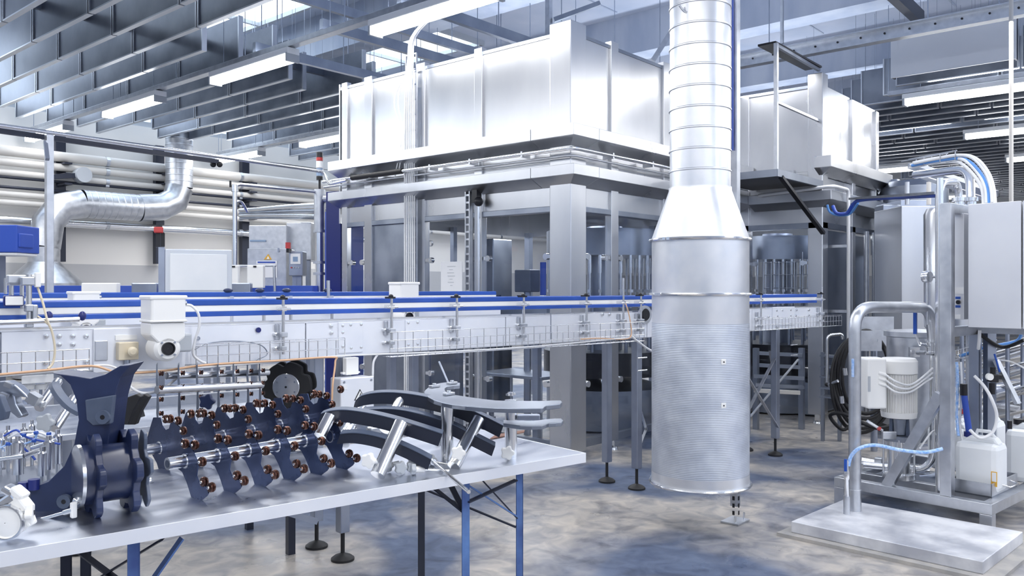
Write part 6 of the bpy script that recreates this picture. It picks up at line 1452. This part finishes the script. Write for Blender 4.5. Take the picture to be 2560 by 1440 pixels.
# pipe rack and shelf rack seen low behind the legs
rk1 = thing('pipe_rack', P(1945, 950, 8.5), 'dim rack of horizontal pipes low between the conveyor legs right of the duct', 'rack')
for px0, px1, py, d in ((1885, 2005, 882, 8.6), (1885, 2000, 912, 8.6), (1885, 2010, 940, 8.5), (1890, 2010, 962, 8.4), (1885, 2000, 976, 8.3)):
    MB().bar(P(px0, py, d), P(px1, py + 6, d - .1), .05, .035).build('pipe', M['cream' if py == 976 else 'steel_dark'], rk1)
for px in (1890, 2004): q = P(px, 870, 8.55); MB().box((q.x, q.y, q.z / 2), (.05, .05, q.z)).build('upright', M['steel_dark'], rk1)
rk1 = thing('step_rack', P(2078, 950, 7.8), 'small rack of shelves left of the black hose coil', 'rack')
for py, d in ((888, 7.9), (915, 7.9), (940, 7.8), (968, 7.8), (990, 7.7)): MB().bar(P(2056, py, d), P(2100, py + 4, d - .1), .16, .015).build('shelf', M['steel_dark'], rk1)
for px in (2057, 2099): q = P(px, 880, 7.88); MB().box((q.x, q.y, q.z / 2), (.03, .03, q.z)).build('upright', M['steel_dark'], rk1)
# canisters
def jerry(p, s, rz, label, cap='blue_deep', group=None):
    t = thing('canister', p, label, 'canister', group, rz)
    L = Frame((0, 0, 0), 0); W_, D_, H_ = .25 * s, .20 * s, .30 * s
    MB().fb(L, -W_ / 2, W_ / 2, -D_ / 2, D_ / 2, 0, H_).build('body', M['jerry'], t, bevel=.035 * s, local=True)
    MB().prism([V((x * s, -.04 * s, z * s)) for x, z in ((-.12, .29), (.12, .29), (.09, .335), (-.05, .335))], (0, .08 * s, 0)).build('shoulder', M['jerry'], t, bevel=.015 * s, local=True)
    MB().tube([V((-.03 * s, 0, .33 * s)), V((-.02 * s, 0, .365 * s)), V((.05 * s, 0, .365 * s)), V((.08 * s, 0, .33 * s))], .012 * s, 8).build('handle', M['jerry'], t, local=True)
    MB().lathe(V((-.07 * s, 0, .32 * s)), [(.001, 0), (.03 * s, 0), (.03 * s, .03 * s), (.001, .03 * s)], 20).build('cap', M[cap], t, local=True)
    return t
rzv = math.atan2(VR.y, VR.x)
tr = thing('spill_tray', G(2470, 1215, SZ), 'steel spill tray on the skid holding the foremost canister', 'tray')
b0, b1 = G(2390, 1222, SZ), G(2498, 1232, SZ)
aL, aR = FS.inv(b0)[0], FS.inv(b1)[0] + .02; bb = .16
MB().fb(FS, aL, aR, bb, bb + .45, SZ + .001, SZ + .01).build('bottom', M['steel_dark'], tr)
for (x0_, x1_, y0_, y1_) in ((aL, aR, bb, bb + .006), (aL, aR, bb + .444, bb + .45), (aL, aL + .006, bb, bb + .45), (aR - .006, aR, bb, bb + .45)): MB().fb(FS, x0_, x1_, y0_, y1_, SZ, SZ + .085).build('side', M['galv'], tr)
MB().tube([FS(aR, bb + .15, SZ + .06), FS(aR + .05, bb + .16, SZ + .05), FS(aR + .05, bb + .30, SZ + .05), FS(aR, bb + .31, SZ + .06)], .006, 8).build('handle', M['steel_bright'], tr)
j1 = jerry(FS((aL + aR) / 2 + .005, bb + .16, SZ + .011), 1.0, FS.ang, 'white canister with a blue suction tube standing in the spill tray')
jb = FS((aL + aR) / 2 - .065, bb + .16, SZ + .36)
su = thing('suction_lance', jb, 'dark blue suction tube with black head standing in the front canister neck', 'tube')
MB().cyl(jb, P(2410, 985, jb.dot(VD)), .019, 14).build('tube', M['blue_mid'], su)
MB().cyl(P(2410, 988, jb.dot(VD)), P(2409, 960, jb.dot(VD)), .021, 14).build('black_head', M['black'], su)
MB().fb(Frame((0, 0, 0), 0), .09, .124, -.1015, -.099, .05, .14).build('hazard_label', M['yellow'], j1, local=True)
MB().fb(Frame((0, 0, 0), 0), .095, .12, -.1025, -.100, .08, .135).build('label_text', M['paper'], j1, local=True)
jerry(FS(LS - .03, .84, SZ), 1.15, FS.ang + .1, 'white canister with black cap at the right edge beyond the spill tray', 'black')
jerry(FS(.42, .85, SZ), 1.0, FS.ang, 'white canister behind the diagonal brace and pump')
q = P(2448, 1085, 5.9); j4 = jerry(V((q.x, q.y, SZ)), 1.15, FS.ang, 'white canister with red cap behind the front one', 'red')
# regulator, posts and tubing under the cabinet
p = P(2474, 945, 5.35)
t = thing('side_stand', (p.x, p.y, 0), 'steel stand with slanting struts beneath the big cabinet', 'frame')
MB().box((p.x, p.y, zz(940, 5.35) / 2 + .28), (.055, .055, zz(940, 5.35) + .4), R).build('post', M['leg'], t)
MB().bar(P(2490, 900, 5.3), P(2545, 1010, 5.2), .06, .02).build('strut', M['galv'], t); MB().bar(P(2455, 950, 5.4), P(2420, 1030, 5.5), .05, .02).build('strut', M['leg'], t)
t = thing('pressure_regulator', P(2480, 940, 5.2), 'black pressure regulator with small white gauge under the cabinet', 'regulator')
MB().cyl(P(2480, 985, 5.22), P(2480, 958, 5.22), .018, 12).cyl(P(2482, 935, 5.22), P(2482, 918, 5.22), .016, 12).build('bowl', M['black'], t); MB().box(P(2482, 945, 5.22), (.05, .05, .05), R).box(P(2495, 942, 5.22), (.04, .03, .03), R).build('body', M['black'], t, bevel=.005)
g = P(2474, 942, 5.15); MB().lathe(g, [(.001, -.006), (.018, -.006), (.021, -.01), (.021, .012), (.001, .012)], 20, VD).build('gauge', M['whitep'], t)
wt = thing('hanging_wire_tray', P(2430, 890, 5.4), 'wire tray with blue cables hanging under the big cabinet', 'cable tray')
m = MB()
for k in range(8):
    x = 2388 + 14 * k; y = 898 - 3.5 * k; d = 5.4
    m.tube([P(x, y - 22, d), P(x, y, d), P(x, y, d) + VD * .1, P(x, y - 22, d) + VD * .1], .003, 5)
m.tube([P(2386, 877, 5.4), P(2492, 850, 5.4)], .003, 5).tube([P(2386, 900, 5.4), P(2492, 872, 5.4)], .003, 5); m.build('wires', M['steel_bright'], wt)
MB().tube(curve([P(2400, 890, 5.42), P(2430, 880, 5.42), P(2470, 866, 5.42), P(2500, 862, 5.42), P(2545, 850, 5.4), P(2556, 820, 5.3)], 5), .010, 8).build('blue_cable', M['bluecable'], wt)
for i, (pts, r_, m, lb) in enumerate((
    (((2392, 905, 5.3), (2394, 960, 5.3), (2392, 1040, 5.3), (2396, 1090, 5.25)), .009, 'bluehose', 'light blue spiral tube hanging right beside the tall post'),
    (((2402, 905, 5.3), (2404, 980, 5.3), (2400, 1060, 5.3), (2408, 1110, 5.25)), .007, 'cable', 'white tube hanging beside the light blue spiral tube'),
    (((2449, 826, 5.2), (2448, 850, 5.2), (2446, 872, 5.25)), .010, 'cable', 'short white tube dropping from the cabinet underside'),
    (((2436, 940, 5.2), (2460, 965, 5.15), (2480, 1000, 5.1), (2492, 1040, 5.1), (2482, 1080, 5.1), (2450, 1095, 5.1), (2425, 1075, 5.1)), .010, 'cable', 'white hose looping below the regulator'),
    (((2486, 885, 5.2), (2492, 905, 5.2), (2499, 930, 5.2)), .006, 'blue', 'short bright blue air line at the regulator'),
    (((2500, 900, 5.2), (2530, 905, 5.1), (2560, 920, 5.0)), .005, 'cable', 'thin white cable leaving to the right edge'),
    (((2520, 970, 5.2), (2522, 1010, 5.2), (2524, 1050, 5.2)), .003, 'steel_dark', 'thin dark cord with a plug hanging right of the stand'),
    (((2440, 826, 5.35), (2470, 850, 5.3), (2510, 868, 5.3), (2560, 850, 5.2)), .012, 'rubber', 'black hose sagging below the big cabinet'),
    (((2300, 1120, 5.2), (2330, 1080, 5.4), (2352, 1078, 5.3)), .006, 'cable', 'thin pale cable between brace and post'))):
    tag(MB().tube(curve([P(*q) for q in pts], 6), r_, 8).build('tube_line', M[m]), lb, 'hose')
tag(MB().box(P(2524, 1062, 5.2), (.02, .02, .05), R).build('plug', M['black']), 'small black plug at the end of the thin dark cord', 'plug')
# dense horizontal pipework behind, right edge
for i in range(14):
    y0_ = 870 + 15 * i; d = 6.6 + .12 * (i % 4)
    tag(MB().tube([P(2395 + (i % 3) * 20, y0_ + 18, d + .4), P(2600, y0_ - 32, d - .5)], .012 + .005 * (i % 3), 8).build('process_pipe', M['steel_bright' if i % 3 else 'cream']), 'slim process pipe in the crossing stack behind the cabinet underside', 'pipe', 'crossing process pipes')
for i in range(5):
    x = 2405 + 38 * i; tag(MB().cyl(P(x, 830, 6.4), V((P(x, 830, 6.4).x, P(x, 830, 6.4).y, .0)), .016, 8).build('process_riser', M['leg']), 'upright pipe crossing the stack of slim process pipes', 'pipe', 'upright process pipes')
p = P(2535, 1045, 6.5); t = thing('drum_motor', V((p.x, p.y, 0)), 'steel drum lying on its side at the right edge behind the canisters', 'drum')
MB().cyl(P(2500, 1055, 6.8), P(2575, 1062, 6.5), .16, 32).build('shell', M['steel'], t); MB().cyl(P(2470, 1000, 7.0), P(2580, 1000, 6.8), .13, 24).build('shell', M['leg'], t)
for k in (2515, 2560): MB().cyl((P(k, 0, 6.6).x, P(k, 0, 6.6).y, 0), P(k, 1060, 6.6), .03, 10).build('leg', M['leg'], t)
